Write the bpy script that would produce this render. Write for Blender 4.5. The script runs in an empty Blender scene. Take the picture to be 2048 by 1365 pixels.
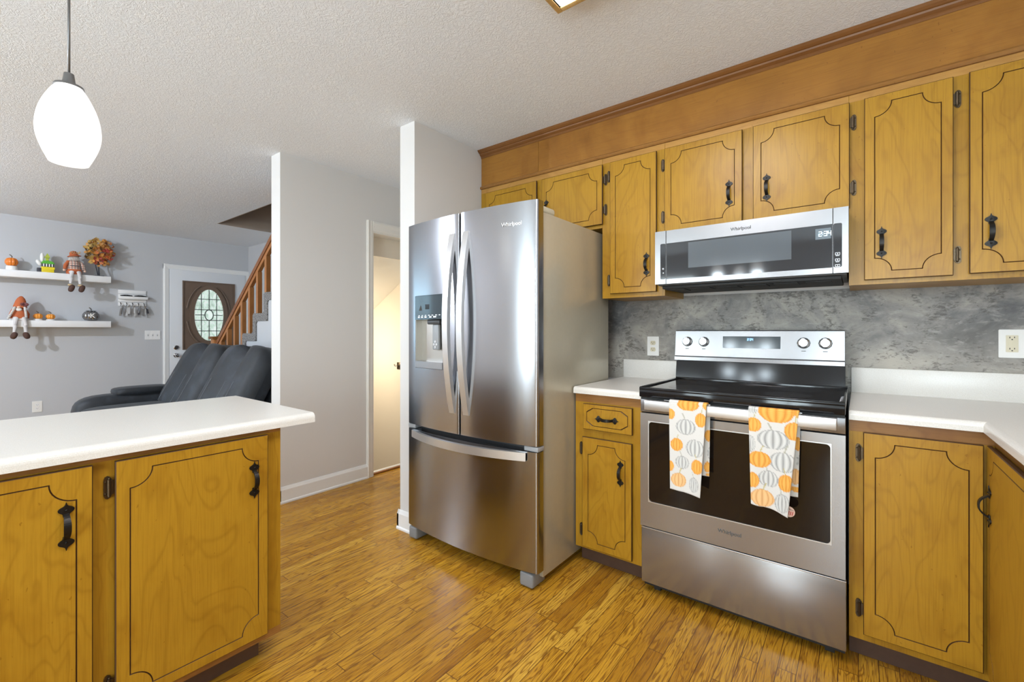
import bpy, bmesh, math, random
from math import sin, cos, pi, sqrt, radians, exp
from mathutils import Vector, Matrix
from mathutils.geometry import tessellate_polygon

random.seed(7)
SC = bpy.context.scene
COL = SC.collection

# ------------------------------------------------------------------ camera
cam_d = bpy.data.cameras.new('camera')
cam = bpy.data.objects.new('camera', cam_d)
COL.objects.link(cam)
cam.location = (0.0, 0.0, 1.20)
cam.rotation_euler = (radians(90), 0, radians(37.68))
cam_d.sensor_width = 36.0
cam_d.lens = 897.0 * 36.0 / 2048.0
cam_d.shift_y = -20.5 / 2048.0
cam_d.clip_start = 0.02
SC.camera = cam

# ------------------------------------------------------------------ world and exposure
W = bpy.data.worlds.new('world'); SC.world = W; W.use_nodes = True
bg = W.node_tree.nodes['Background']
bg.inputs[0].default_value = (0.76, 0.90, 1.0, 1)
bg.inputs[1].default_value = 0.6
VS = SC.view_settings
VS.view_transform = 'Standard'; VS.look = 'None'; VS.gamma = 1.0; VS.use_curve_mapping = False
VS.exposure = 0.04
try:
    SC.cycles.max_bounces = 10
    SC.cycles.diffuse_bounces = 5
    SC.cycles.glossy_bounces = 5
    SC.cycles.sample_clamp_indirect = 6.0
    SC.cycles.use_denoising = True
except Exception:
    pass

def area(name, loc, rot, sx, sy, power, color, parent=None, spread=None):
    d = bpy.data.lights.new(name, 'AREA'); d.shape = 'RECTANGLE'; d.size = sx; d.size_y = sy
    d.energy = power; d.color = color
    if spread: d.spread = spread
    o = bpy.data.objects.new(name, d); COL.objects.link(o)
    o.location = loc; o.rotation_euler = rot
    return o

def point(name, loc, power, color, r=0.05):
    d = bpy.data.lights.new(name, 'POINT'); d.energy = power; d.color = color; d.shadow_soft_size = r
    o = bpy.data.objects.new(name, d); COL.objects.link(o); o.location = loc
    return o

# daylight in the window openings behind and beside the camera; rear and sink-side ones are added as fill
area('daylight_dining', (-2.55, -2.97, 1.12), (radians(90), 0, 0), 0.95, 1.9, 66, (0.80, 0.94, 1.0))
area('fill_rear', (0.27, -2.97, 1.25), (radians(90), 0, 0), 1.15, 1.5, 100, (0.78, 0.93, 1.0))  # soft fill from behind the camera, through an added window
area('daylight_living', (-7.12, -1.05, 1.50), (0, radians(-90), 0), 1.15, 1.3, 15, (0.50, 0.80, 1.0))
area('fill_sink_side', (0.93, 0.0, 1.60), (0, radians(90), 0), 0.85, 1.15, 3.5, (0.82, 0.90, 1.0))  # fill from the right, through an added window nobody sees
for _a in (.4, 2.494, 4.589):
    point('chandelier_glow', (-1.15 + .24 * cos(_a), -1.45 + .24 * sin(_a), 1.85), 6, (0.76, 0.90, 1.0), 0.05)
point('living_lamp_glow', (-4.95, -1.30, 2.28), 185, (0.80, 0.88, 1.0), 0.035)
point('basement_bulb', (-3.92, 2.25, 1.02), 17, (1.0, 0.88, 0.68), 0.05)

# ------------------------------------------------------------------ materials
def new_mat(name):
    m = bpy.data.materials.new(name); m.use_nodes = True
    nt = m.node_tree
    return m, nt, nt.nodes['Principled BSDF']

def N(nt, kind, **kw):
    n = nt.nodes.new(kind)
    for k, v in kw.items():
        if k in n.inputs.keys(): n.inputs[k].default_value = v
        else: setattr(n, k, v)
    return n

def L(nt, a, b): nt.links.new(a, b)

def ramp(nt, fac, stops, interp='LINEAR'):
    r = nt.nodes.new('ShaderNodeValToRGB'); r.color_ramp.interpolation = interp
    e = r.color_ramp.elements
    while len(e) > 1: e.remove(e[-1])
    e[0].position, e[0].color = stops[0][0], tuple(stops[0][1]) + (1,)
    for p, c in stops[1:]:
        x = e.new(p); x.color = tuple(c) + (1,)
    L(nt, fac, r.inputs[0]); return r

def mathn(nt, op, a, b=None, c=None, clamp=False):
    n = nt.nodes.new('ShaderNodeMath'); n.operation = op; n.use_clamp = clamp
    for i, v in enumerate((a, b, c)):
        if v is None: continue
        if isinstance(v, (int, float)): n.inputs[i].default_value = v
        else: L(nt, v, n.inputs[i])
    return n.outputs[0]

def mixc(nt, fac, a, b, mode='MIX'):
    n = nt.nodes.new('ShaderNodeMix'); n.data_type = 'RGBA'; n.blend_type = mode
    for i, v in ((0, fac), (6, a), (7, b)):
        if isinstance(v, (int, float)): n.inputs[i].default_value = v
        elif isinstance(v, tuple): n.inputs[i].default_value = tuple(v) + (1,)
        else: L(nt, v, n.inputs[i])
    return n.outputs[2]

def coords(nt, scale=(1, 1, 1), kind='Object', loc=(0, 0, 0)):
    tc = nt.nodes.new('ShaderNodeTexCoord'); mp = nt.nodes.new('ShaderNodeMapping')
    mp.inputs['Scale'].default_value = scale; mp.inputs['Location'].default_value = loc
    L(nt, tc.outputs[kind], mp.inputs[0]); return mp.outputs[0]

def noise(nt, vec, scale=5, detail=3, rough=0.5, dist=0.0):
    n = nt.nodes.new('ShaderNodeTexNoise'); n.inputs['Scale'].default_value = scale
    n.inputs['Detail'].default_value = detail; n.inputs['Roughness'].default_value = rough
    n.inputs['Distortion'].default_value = dist
    L(nt, vec, n.inputs['Vector']); return n.outputs[0]

def bump(nt, bsdf, h, strength=0.3, dist=0.01):
    b = nt.nodes.new('ShaderNodeBump'); b.inputs['Strength'].default_value = strength
    b.inputs['Distance'].default_value = dist
    L(nt, h, b.inputs['Height']); L(nt, b.outputs[0], bsdf.inputs['Normal']); return b

def plain(name, col, rough=0.5, metal=0.0, spec=None, bumpscale=None, bs=0.1, var=0.0, coat=0.0):
    m, nt, b = new_mat(name)
    b.inputs['Base Color'].default_value = tuple(col) + (1,)
    b.inputs['Roughness'].default_value = rough; b.inputs['Metallic'].default_value = metal
    if spec is not None: b.inputs['Specular IOR Level'].default_value = spec
    if coat: b.inputs['Coat Weight'].default_value = coat; b.inputs['Coat Roughness'].default_value = 0.08
    v = coords(nt)
    n = noise(nt, v, bumpscale or 40, 3)
    if var:
        c = mixc(nt, n, tuple(x * (1 - var) for x in col), tuple(min(1, x * (1 + var)) for x in col))
        L(nt, c, b.inputs['Base Color'])
    if bumpscale: bump(nt, b, n, bs, 0.002)
    return m

def emis(name, col, strength):
    m, nt, b = new_mat(name)
    b.inputs['Base Color'].default_value = (*col, 1)
    b.inputs['Emission Color'].default_value = (*col, 1); b.inputs['Emission Strength'].default_value = strength
    return m

def wood(name, light, mid, dark, axis='Z', rough=0.34, swirl=0.55, blotch=0.5, coat=0.12):
    m, nt, b = new_mat(name)
    s = {'Z': (1, 1, 0.32), 'X': (0.32, 1, 1), 'Y': (1, 0.32, 1)}[axis]
    f = {'Z': (1, 1, 0.025), 'X': (0.025, 1, 1), 'Y': (1, 0.025, 1)}[axis]
    oi = nt.nodes.new('ShaderNodeObjectInfo')
    tc = nt.nodes.new('ShaderNodeTexCoord')
    add = nt.nodes.new('ShaderNodeVectorMath'); add.operation = 'MULTIPLY_ADD'
    L(nt, oi.outputs['Random'], add.inputs[0]); add.inputs[1].default_value = (7.3, 3.1, 11.7)
    L(nt, tc.outputs['Object'], add.inputs[2])
    def mp(sc):
        n = nt.nodes.new('ShaderNodeMapping'); n.inputs['Scale'].default_value = sc
        L(nt, add.outputs[0], n.inputs[0]); return n.outputs[0]
    base = noise(nt, mp(s), 5.5, 2, 0.45, 0.9)
    rings = mathn(nt, 'SINE', mathn(nt, 'MULTIPLY', base, 62))
    rings = mathn(nt, 'POWER', mathn(nt, 'MULTIPLY_ADD', rings, 0.5, 0.5), 7.0)
    fib = noise(nt, mp(f), 260, 3, 0.6)
    blo = noise(nt, mp((1, 1, 0.7)), 4.5, 4, 0.6, 0.4)
    c = ramp(nt, blo, [(0.30, mid), (0.48, light), (0.62, light), (0.78, mid)])
    c = mixc(nt, mathn(nt, 'MULTIPLY', rings, swirl * 0.45), c.outputs[0], dark)
    c = mixc(nt, mathn(nt, 'MULTIPLY', mathn(nt, 'SUBTRACT', fib, 0.44, clamp=True), 1.1), c, dark)
    b2 = noise(nt, mp((1, 1, 1)), 2.2, 3, 0.6)
    f2 = mathn(nt, 'MULTIPLY', mathn(nt, 'SUBTRACT', b2, 0.5, clamp=True), 2.2 * blotch, clamp=True)
    c = mixc(nt, f2, c, dark)
    sp = noise(nt, mp((1, 1, 0.6)), 90, 2, 0.5)
    sp = mathn(nt, 'MULTIPLY', mathn(nt, 'GREATER_THAN', sp, 0.74), 0.5)
    c = mixc(nt, sp, c, dark)
    L(nt, c, b.inputs['Base Color'])
    b.inputs['Roughness'].default_value = rough; b.inputs['Specular IOR Level'].default_value = 0.3
    b.inputs['Coat Weight'].default_value = coat; b.inputs['Coat Roughness'].default_value = 0.22
    bump(nt, b, fib, 0.06, 0.001)
    return m

BIRCH = wood('birch_cabinet', (0.405, 0.214, 0.016), (0.335, 0.162, 0.010), (0.195, 0.078, 0.005))
RAIL = wood('brown_rail', (0.31, 0.145, 0.038), (0.26, 0.11, 0.028), (0.15, 0.055, 0.014), axis='X')
RAIL_L = wood('light_rail', (0.46, 0.24, 0.060), (0.40, 0.20, 0.045), (0.28, 0.12, 0.028), axis='X')
RAIL_Y = wood('brown_rail_side', (0.30, 0.135, 0.034), (0.25, 0.10, 0.025), (0.15, 0.05, 0.013), axis='Y')
SOFFIT = wood('soffit_wood', (0.33, 0.145, 0.024), (0.26, 0.105, 0.015), (0.15, 0.055, 0.008), axis='X', rough=0.38, swirl=0.2, blotch=1.0)
CROWN = wood('crown_wood', (0.21, 0.085, 0.022), (0.17, 0.065, 0.016), (0.09, 0.03, 0.008), axis='X', rough=0.4, swirl=0.1)
OAKRAIL = wood('stair_oak', (0.40, 0.17, 0.055), (0.33, 0.125, 0.04), (0.17, 0.05, 0.018), axis='Z', swirl=0.15)
STAIN = plain('groove_stain', (0.080, 0.032, 0.007), 0.5)
EDGE = plain('edge_stain_and_shade', (0.060, 0.024, 0.005), 0.5)  # dark finish plus the shade of the door gaps, put into the colour
TOE = plain('toe_kick_brown', (0.085, 0.045, 0.030), 0.45, var=0.2)

def paint(name, col, rough=0.6, bs=0.08):
    return plain(name, col, rough, bumpscale=220, bs=bs)
PAINT = paint('wall_paint', (0.67, 0.655, 0.64))
PAINT_L = paint('wall_paint_cool_light', (0.50, 0.51, 0.53))  # same paint as the other walls, with bluish room light put into the colour
CREAM = paint('cream_paint', (0.78, 0.70, 0.58))
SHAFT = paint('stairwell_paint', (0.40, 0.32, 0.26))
TRIM = plain('white_trim', (0.80, 0.80, 0.79), 0.35)
WHITE = plain('white_gloss', (0.82, 0.82, 0.82), 0.35)
WHITE_D = plain('white_door', (0.70, 0.72, 0.75), 0.4)

def ceiling_mat():
    m, nt, b = new_mat('knockdown_ceiling')
    b.inputs['Base Color'].default_value = (0.85, 0.89, 0.95, 1); b.inputs['Roughness'].default_value = 0.75
    v = coords(nt)
    a = noise(nt, v, 38, 4, 0.6, 1.2)
    c = noise(nt, v, 95, 2, 0.5, 0.6)
    h = mathn(nt, 'ADD', mathn(nt, 'MULTIPLY', mathn(nt, 'SMOOTH_MIN', mathn(nt, 'ABSOLUTE', mathn(nt, 'SUBTRACT', a, 0.5)), 0.09, 0.03), 5.0), mathn(nt, 'MULTIPLY', c, 0.5))
    bump(nt, b, h, 0.55, 0.006)
    return m
CEIL = ceiling_mat()

def floor_mat():
    m, nt, b = new_mat('oak_floor')
    tc = nt.nodes.new('ShaderNodeTexCoord'); sp = nt.nodes.new('ShaderNodeSeparateXYZ')
    L(nt, tc.outputs['Object'], sp.inputs[0]); x, y = sp.outputs[0], sp.outputs[1]
    w = 0.0572
    xr = mathn(nt, 'DIVIDE', x, w); r = mathn(nt, 'FLOOR', xr); fx = mathn(nt, 'FRACT', xr)
    wn = nt.nodes.new('ShaderNodeTexWhiteNoise'); wn.noise_dimensions = '1D'; L(nt, r, wn.inputs['W'])
    yr = mathn(nt, 'ADD', mathn(nt, 'DIVIDE', y, 0.78), mathn(nt, 'MULTIPLY', wn.outputs[0], 9.0))
    bi = mathn(nt, 'FLOOR', yr); fy = mathn(nt, 'FRACT', yr)
    cb = nt.nodes.new('ShaderNodeCombineXYZ'); L(nt, r, cb.inputs[0]); L(nt, bi, cb.inputs[1])
    w2 = nt.nodes.new('ShaderNodeTexWhiteNoise'); w2.noise_dimensions = '2D'; L(nt, cb.outputs[0], w2.inputs['Vector'])
    rnd = w2.outputs[0]
    cv = nt.nodes.new('ShaderNodeCombineXYZ')
    L(nt, mathn(nt, 'ADD', x, mathn(nt, 'MULTIPLY', rnd, 31.0)), cv.inputs[0])
    L(nt, mathn(nt, 'ADD', mathn(nt, 'MULTIPLY', y, 0.10), mathn(nt, 'MULTIPLY', rnd, 17.0)), cv.inputs[1])
    g = noise(nt, cv.outputs[0], 16, 3, 0.55, 0.5)
    rings = mathn(nt, 'POWER', mathn(nt, 'MULTIPLY_ADD', mathn(nt, 'SINE', mathn(nt, 'MULTIPLY', g, 78)), 0.5, 0.5), 5.0)
    cf = nt.nodes.new('ShaderNodeCombineXYZ')
    L(nt, mathn(nt, 'ADD', x, mathn(nt, 'MULTIPLY', rnd, 3.0)), cf.inputs[0])
    L(nt, mathn(nt, 'MULTIPLY', y, 0.03), cf.inputs[1])
    fine = noise(nt, cf.outputs[0], 320, 3, 0.65)
    base = ramp(nt, rnd, [(0.0, (0.38, 0.165, 0.012)), (0.25, (0.51, 0.250, 0.020)), (0.55, (0.60, 0.315, 0.030)),
                          (0.8, (0.53, 0.255, 0.022)), (1.0, (0.68, 0.39, 0.050))])
    c = mixc(nt, mathn(nt, 'MULTIPLY', rings, 0.85), base.outputs[0], (0.22, 0.085, 0.008))
    c = mixc(nt, mathn(nt, 'MULTIPLY', mathn(nt, 'SUBTRACT', fine, 0.49, clamp=True), 5.0, clamp=True), c, (0.17, 0.062, 0.007))
    wear = noise(nt, coords(nt), 1.6, 3, 0.6)
    c = mixc(nt, mathn(nt, 'MULTIPLY', mathn(nt, 'SUBTRACT', wear, 0.5, clamp=True), 1.2, clamp=True), c, (0.42, 0.22, 0.04))
    ex = mathn(nt, 'MINIMUM', fx, mathn(nt, 'SUBTRACT', 1.0, fx))
    ey = mathn(nt, 'MINIMUM', fy, mathn(nt, 'SUBTRACT', 1.0, fy))
    gap = mathn(nt, 'MAXIMUM', mathn(nt, 'LESS_THAN', ex, 0.024), mathn(nt, 'LESS_THAN', ey, 0.0018))
    c = mixc(nt, mathn(nt, 'MULTIPLY', gap, 0.85), c, (0.09, 0.032, 0.008))
    L(nt, c, b.inputs['Base Color'])
    ro = mathn(nt, 'MULTIPLY_ADD', fine, 0.12, 0.21)
    L(nt, ro, b.inputs['Roughness'])
    b.inputs['Specular IOR Level'].default_value = 0.20
    h = mathn(nt, 'SUBTRACT', mathn(nt, 'MULTIPLY', fine, 0.25), gap)
    bump(nt, b, h, 0.16, 0.002)
    return m
FLOOR = floor_mat()

def concrete_mat():
    m, nt, b = new_mat('mottled_backsplash')
    v = coords(nt)
    vs = coords(nt, (0.55, 1, 1.0))
    a = noise(nt, v, 4.0, 6, 0.66, 0.7)
    c = ramp(nt, a, [(0.30, (0.07, 0.07, 0.072)), (0.43, (0.145, 0.142, 0.142)), (0.53, (0.245, 0.232, 0.218)), (0.64, (0.37, 0.345, 0.305)), (0.78, (0.47, 0.43, 0.365))])
    tc = nt.nodes.new('ShaderNodeTexCoord'); sx = nt.nodes.new('ShaderNodeSeparateXYZ'); L(nt, tc.outputs['Object'], sx.inputs[0])
    # warmer, lighter band along the lower part of the sheet
    low = mathn(nt, 'MULTIPLY', mathn(nt, 'MULTIPLY_ADD', sx.outputs[2], -3.4, 4.35, clamp=True), mathn(nt, 'MULTIPLY_ADD', noise(nt, v, 3.0, 4, 0.6, 0.6), 2.2, -0.45, clamp=True))
    cc = mixc(nt, mathn(nt, 'MULTIPLY', low, 0.65), c.outputs[0], (0.50, 0.455, 0.375))
    fl = noise(nt, coords(nt, (0.6, 1, 1.3)), 60, 5, 0.72, 0.9)
    patch = noise(nt, v, 6.0, 5, 0.7, 1.0)
    sm = mathn(nt, 'MULTIPLY', mathn(nt, 'SUBTRACT', mathn(nt, 'ADD', fl, mathn(nt, 'MULTIPLY', patch, 1.1)), 1.10, clamp=True), 8.0, clamp=True)
    cc = mixc(nt, mathn(nt, 'MULTIPLY', sm, 0.75), cc, (0.075, 0.065, 0.055))
    li = noise(nt, coords(nt, (0.5, 1, 1.2), loc=(3, 1, 2)), 34, 5, 0.75, 0.5)
    cc = mixc(nt, mathn(nt, 'MULTIPLY', mathn(nt, 'SUBTRACT', li, 0.53, clamp=True), 2.6, clamp=True), cc, (0.50, 0.48, 0.44))
    L(nt, cc, b.inputs['Base Color']); b.inputs['Roughness'].default_value = 0.5
    return m
CONCRETE = concrete_mat()

def laminate_mat():
    m, nt, b = new_mat('cream_laminate')
    n = noise(nt, coords(nt), 420, 2, 0.6)
    c = ramp(nt, n, [(0.35, (0.66, 0.635, 0.585)), (0.55, (0.73, 0.71, 0.665)), (0.7, (0.77, 0.75, 0.71))])
    L(nt, c.outputs[0], b.inputs['Base Color']); b.inputs['Roughness'].default_value = 0.3
    return m
LAM = laminate_mat()

def steel(name, col=(0.60, 0.60, 0.61), rough=0.27, axis='X', aniso=0.0, tangent=None, var=0.08):
    m, nt, b = new_mat(name)
    b.inputs['Metallic'].default_value = 1.0
    s = {'X': (0.01, 1, 1), 'Z': (1, 1, 0.01)}[axis]
    n = noise(nt, coords(nt, s), 500, 2, 0.6)
    c = mixc(nt, n, tuple(x * 0.975 for x in col), tuple(min(1, x * 1.025) for x in col))
    L(nt, c, b.inputs['Base Color'])
    L(nt, mathn(nt, 'MULTIPLY_ADD', n, var, rough - var / 2), b.inputs['Roughness'])
    if aniso:
        b.inputs['Anisotropic'].default_value = aniso
        b.inputs['Anisotropic Rotation'].default_value = 0.25
        t = nt.nodes.new('ShaderNodeTangent'); t.direction_type = 'RADIAL'; t.axis = tangent or 'Z'
        L(nt, t.outputs[0], b.inputs['Tangent'])
    return m
STEEL = steel('brushed_steel', (0.36, 0.36, 0.37), 0.24, 'X', 0.35, var=0.02)
STEEL.node_tree.nodes['Principled BSDF'].inputs['Metallic'].default_value = 0.82
STEEL_F = steel('fridge_steel', (0.38, 0.385, 0.405), 0.21, 'X', 0.78, var=0.02)
STEEL_H = plain('handle_steel', (0.68, 0.68, 0.68), 0.38, 0.9)
STEEL_S = plain('fridge_side_paint', (0.47, 0.43, 0.33), 0.26, 0.35, var=0.04)
GREYPL = plain('grey_plastic', (0.30, 0.31, 0.32), 0.4)
DKGREY = plain('dark_grey_plastic', (0.05, 0.052, 0.055), 0.35)
BLACK = plain('black_enamel', (0.008, 0.008, 0.009), 0.10, spec=0.38)
GLASSB = plain('black_glass', (0.012, 0.008, 0.006), 0.05, spec=0.35)
GLASSM = plain('microwave_glass', (0.020, 0.022, 0.026), 0.06, spec=0.7)
SCREEN = plain('microwave_screen', (0.085, 0.10, 0.115), 0.12, spec=0.7)  # screen mesh, with some room reflection put into its lighter tone
PANELG = plain('panel_glass', (0.035, 0.05, 0.06), 0.1, spec=0.6)
BLACKM = plain('black_matte', (0.012, 0.012, 0.012), 0.6)
IRON = plain('black_iron', (0.022, 0.020, 0.018), 0.38, 0.7, bumpscale=180, bs=0.3)
BRONZE = plain('dark_bronze', (0.10, 0.072, 0.045), 0.35, 0.9, bumpscale=200, bs=0.2)
CHROME = plain('chrome', (0.75, 0.75, 0.76), 0.15, 1.0)
GREYTXT = plain('grey_lettering', (0.08, 0.08, 0.08), 0.4)
LTTXT = plain('pale_lettering', (0.80, 0.80, 0.80), 0.25, 0.7)
LED = emis('clock_digits', (0.75, 0.92, 1.0), 2.2)
LEDB = emis('range_digits', (0.35, 0.7, 1.0), 1.6)
ICON = emis('white_icons', (0.8, 0.85, 0.9), 0.5)
IVORY = plain('ivory_plastic', (0.66, 0.60, 0.44), 0.35)
SLOT = plain('outlet_slot', (0.03, 0.025, 0.02), 0.6)
PLATEW = plain('white_plate', (0.80, 0.79, 0.76), 0.35)
RED = plain('red_button', (0.35, 0.06, 0.03), 0.5)

def vcol_mat(name, rough=0.8, bs=0.15):
    m, nt, b = new_mat(name)
    a = nt.nodes.new('ShaderNodeAttribute'); a.attribute_name = 'Col'
    wv = noise(nt, coords(nt), 600, 2, 0.5)
    c = mixc(nt, 0.12, a.outputs['Color'], wv, 'MULTIPLY')
    L(nt, c, b.inputs['Base Color']); b.inputs['Roughness'].default_value = rough
    bump(nt, b, wv, bs, 0.001)
    return m
CLOTH = vcol_mat('printed_cotton')

def carpet_mat():
    m, nt, b = new_mat('grey_carpet')
    n = noise(nt, coords(nt), 90, 4, 0.8)
    c = ramp(nt, n, [(0.38, (0.05, 0.047, 0.045)), (0.5, (0.20, 0.19, 0.185)), (0.62, (0.42, 0.41, 0.40))])
    L(nt, c.outputs[0], b.inputs['Base Color']); b.inputs['Roughness'].default_value = 1.0
    bump(nt, b, n, 0.8, 0.01); return m
CARPET = carpet_mat()

def suede_mat():
    m, nt, b = new_mat('blue_grey_suede')
    n = noise(nt, coords(nt), 6, 5, 0.6, 0.5)
    c = ramp(nt, n, [(0.3, (0.005, 0.006, 0.008)), (0.55, (0.012, 0.015, 0.020)), (0.75, (0.032, 0.038, 0.050))])
    L(nt, c.outputs[0], b.inputs['Base Color']); b.inputs['Roughness'].default_value = 0.62
    b.inputs['Sheen Weight'].default_value = 0.08
    bump(nt, b, noise(nt, coords(nt), 35, 4, 0.6), 0.25, 0.004); return m
SUEDE = suede_mat()
STITCH = plain('stitching', (0.16, 0.17, 0.18), 0.8)

# ------------------------------------------------------------------ mesh builder
ORG = {}      # world origin of every built object

class MB:
    def __init__(s): s.b = bmesh.new(); s.m = 0
    def mat(s, i): s.m = i; return s
    def _merge(s, t, smooth=False, M=None):
        if M is not None: bmesh.ops.transform(t, matrix=M, verts=t.verts)
        vm = {}
        for v in t.verts: vm[v] = s.b.verts.new(v.co)
        for f in t.faces:
            try: nf = s.b.faces.new([vm[v] for v in f.verts])
            except ValueError: continue
            nf.material_index = s.m; nf.smooth = smooth
        t.free(); return s
    def box(s, x0, x1, y0, y1, z0, z1, bev=0.0, seg=2, M=None):
        t = bmesh.new(); bmesh.ops.create_cube(t, size=1)
        for v in t.verts:
            v.co = Vector(((x0 + x1) / 2 + v.co.x * (x1 - x0), (y0 + y1) / 2 + v.co.y * (y1 - y0), (z0 + z1) / 2 + v.co.z * (z1 - z0)))
        if bev: bmesh.ops.bevel(t, geom=t.edges[:], offset=bev, segments=seg, affect='EDGES', profile=0.5)
        return s._merge(t, bool(bev), M)
    def prism(s, pts, d0, d1, frame=None, smooth=False):
        """closed 2D outline (u,v) extruded from d0 to d1; frame maps (u,v,d) to world"""
        fr = frame or (lambda u, v, d: Vector((u, v, d)))
        a = [s.b.verts.new(fr(u, v, d0)) for u, v in pts]
        c = [s.b.verts.new(fr(u, v, d1)) for u, v in pts]
        n = len(pts)
        for i in range(n):
            f = s.b.faces.new((a[i], a[(i + 1) % n], c[(i + 1) % n], c[i])); f.material_index = s.m; f.smooth = smooth
        for ring in (a, c):
            for tri in tessellate_polygon([[Vector((u, v, 0)) for u, v in pts]]):
                try:
                    f = s.b.faces.new([ring[k] for k in tri]); f.material_index = s.m
                except ValueError: pass
        return s
    def tube(s, pts, r, seg=10, flat=1.0, up=Vector((0, 0, 1)), cap=True, square=False):
        pts = [Vector(p) for p in pts]; n = len(pts)
        rs = r if isinstance(r, (list, tuple)) else [r] * n
        rings = []
        for i, p in enumerate(pts):
            t = (pts[min(i + 1, n - 1)] - pts[max(i - 1, 0)]).normalized()
            u = up.cross(t)
            if u.length < 1e-4: u = Vector((1, 0, 0)).cross(t)
            if u.length < 1e-4: u = Vector((0, 1, 0)).cross(t)
            u.normalize(); v = t.cross(u).normalized()
            ring = []
            for k in range(seg):
                a = 2 * pi * k / seg + (pi / 4 if square else 0)
                ring.append(s.b.verts.new(p + u * cos(a) * rs[i] + v * sin(a) * rs[i] * flat))
            rings.append(ring)
        for i in range(n - 1):
            for k in range(seg):
                f = s.b.faces.new((rings[i][k], rings[i][(k + 1) % seg], rings[i + 1][(k + 1) % seg], rings[i + 1][k]))
                f.material_index = s.m; f.smooth = not square
        if cap:
            for rg in (rings[0][::-1], rings[-1]):
                f = s.b.faces.new(rg); f.material_index = s.m
        return s
    def ribbon(s, pts, side, w, t):
        """rectangular strap along pts; side = width direction, thickness t"""
        pts = [Vector(p) for p in pts]; n = len(pts); side = Vector(side).normalized(); rings = []
        for i, p in enumerate(pts):
            d = (pts[min(i + 1, n - 1)] - pts[max(i - 1, 0)]).normalized(); nn = d.cross(side).normalized()
            ww = w[i] if isinstance(w, (list, tuple)) else w
            rings.append([s.b.verts.new(p + side * a * ww / 2 + nn * b_ * t / 2) for a, b_ in ((-1, -1), (1, -1), (1, 1), (-1, 1))])
        for i in range(n - 1):
            for k in range(4):
                f = s.b.faces.new((rings[i][k], rings[i][(k + 1) % 4], rings[i + 1][(k + 1) % 4], rings[i + 1][k])); f.material_index = s.m
        for rg in (rings[0][::-1], rings[-1]):
            f = s.b.faces.new(rg); f.material_index = s.m
        return s
    def lathe(s, prof, c, axis='Z', seg=32, rib=0.0, ribs=8, M=None, smooth=True):
        c = Vector(c); rings = []
        for r, h in prof:
            ring = []
            for k in range(seg):
                a = 2 * pi * k / seg; rr = r * (1 - rib + rib * abs(sin(a * ribs / 2)) ** 0.6) if rib else r
                p = {'Z': (rr * cos(a), rr * sin(a), h), 'Y': (rr * cos(a), h, rr * sin(a)), 'X': (h, rr * cos(a), rr * sin(a))}[axis]
                p = Vector(p)
                if M is not None: p = M @ p
                ring.append(s.b.verts.new(c + p))
            rings.append(ring)
        for i in range(len(rings) - 1):
            for k in range(seg):
                f = s.b.faces.new((rings[i][k], rings[i][(k + 1) % seg], rings[i + 1][(k + 1) % seg], rings[i + 1][k]))
                f.material_index = s.m; f.smooth = smooth
        for rg, r in ((rings[0][::-1], prof[0][0]), (rings[-1], prof[-1][0])):
            if r > 1e-5:
                f = s.b.faces.new(rg); f.material_index = s.m
        return s
    def blob(s, c, r, pw=1.0, seg=20, rot=None, fn=None):
        """superellipsoid; pw < 1 gives a rounded box"""
        c = Vector(c); R = Matrix.Rotation(0, 3, 'Z') if rot is None else rot
        rings = []
        sp = lambda v, p: math.copysign(abs(v) ** p, v)
        nv = seg // 2
        for i in range(nv + 1):
            th = -pi / 2 + pi * i / nv; ring = []
            for k in range(seg):
                a = 2 * pi * k / seg
                p = Vector((sp(cos(th), pw) * sp(cos(a), pw) * r[0], sp(cos(th), pw) * sp(sin(a), pw) * r[1], sp(sin(th), pw) * r[2]))
                if fn: p = fn(p)
                ring.append(s.b.verts.new(c + R @ p))
            rings.append(ring)
        for i in range(nv):
            for k in range(seg):
                f = s.b.faces.new((rings[i][k], rings[i][(k + 1) % seg], rings[i + 1][(k + 1) % seg], rings[i + 1][k]))
                f.material_index = s.m; f.smooth = True
        return s
    def quad(s, *p):
        f = s.b.faces.new([s.b.verts.new(Vector(q)) for q in p]); f.material_index = s.m; return s
    def obj(s, name, mats, parent=None, kind=None, label=None, cat=None, group=None, org=None, clean=True):
        if clean: bmesh.ops.remove_doubles(s.b, verts=s.b.verts, dist=1e-6)
        bmesh.ops.recalc_face_normals(s.b, faces=s.b.faces)
        o0 = ORG[parent.name] if parent is not None else Vector(org) if org is not None else Vector((0, 0, 0))
        if parent is None and org is None:
            xs = [v.co for v in s.b.verts]
            o0 = Vector(((min(v.x for v in xs) + max(v.x for v in xs)) / 2, (min(v.y for v in xs) + max(v.y for v in xs)) / 2, min(v.z for v in xs)))
            if kind == 'structure': o0 = Vector((0, 0, 0))
        for v in s.b.verts: v.co -= o0
        for e in s.b.edges:
            if len(e.link_faces) == 2 and e.calc_face_angle(0.0) > 0.62: e.smooth = False
        me = bpy.data.meshes.new(name); s.b.to_mesh(me); s.b.free()
        if not isinstance(mats, (list, tuple)): mats = [mats]
        for m in mats: me.materials.append(m)
        o = bpy.data.objects.new(name, me); COL.objects.link(o)
        if parent is not None: o.parent = parent
        else: o.location = o0
        ORG[o.name] = o0
        setp(o, label, cat, group, kind)
        return o

def setp(o, label=None, cat=None, group=None, kind=None):
    if label: o['label'] = label
    if cat: o['category'] = cat
    if group: o['group'] = group
    if kind: o['kind'] = kind

def thing(name, loc, label, cat, group=None):
    o = bpy.data.objects.new(name, None); COL.objects.link(o); o.location = loc
    o.empty_display_size = 0.1
    ORG[o.name] = Vector(loc); setp(o, label, cat, group); return o

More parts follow.
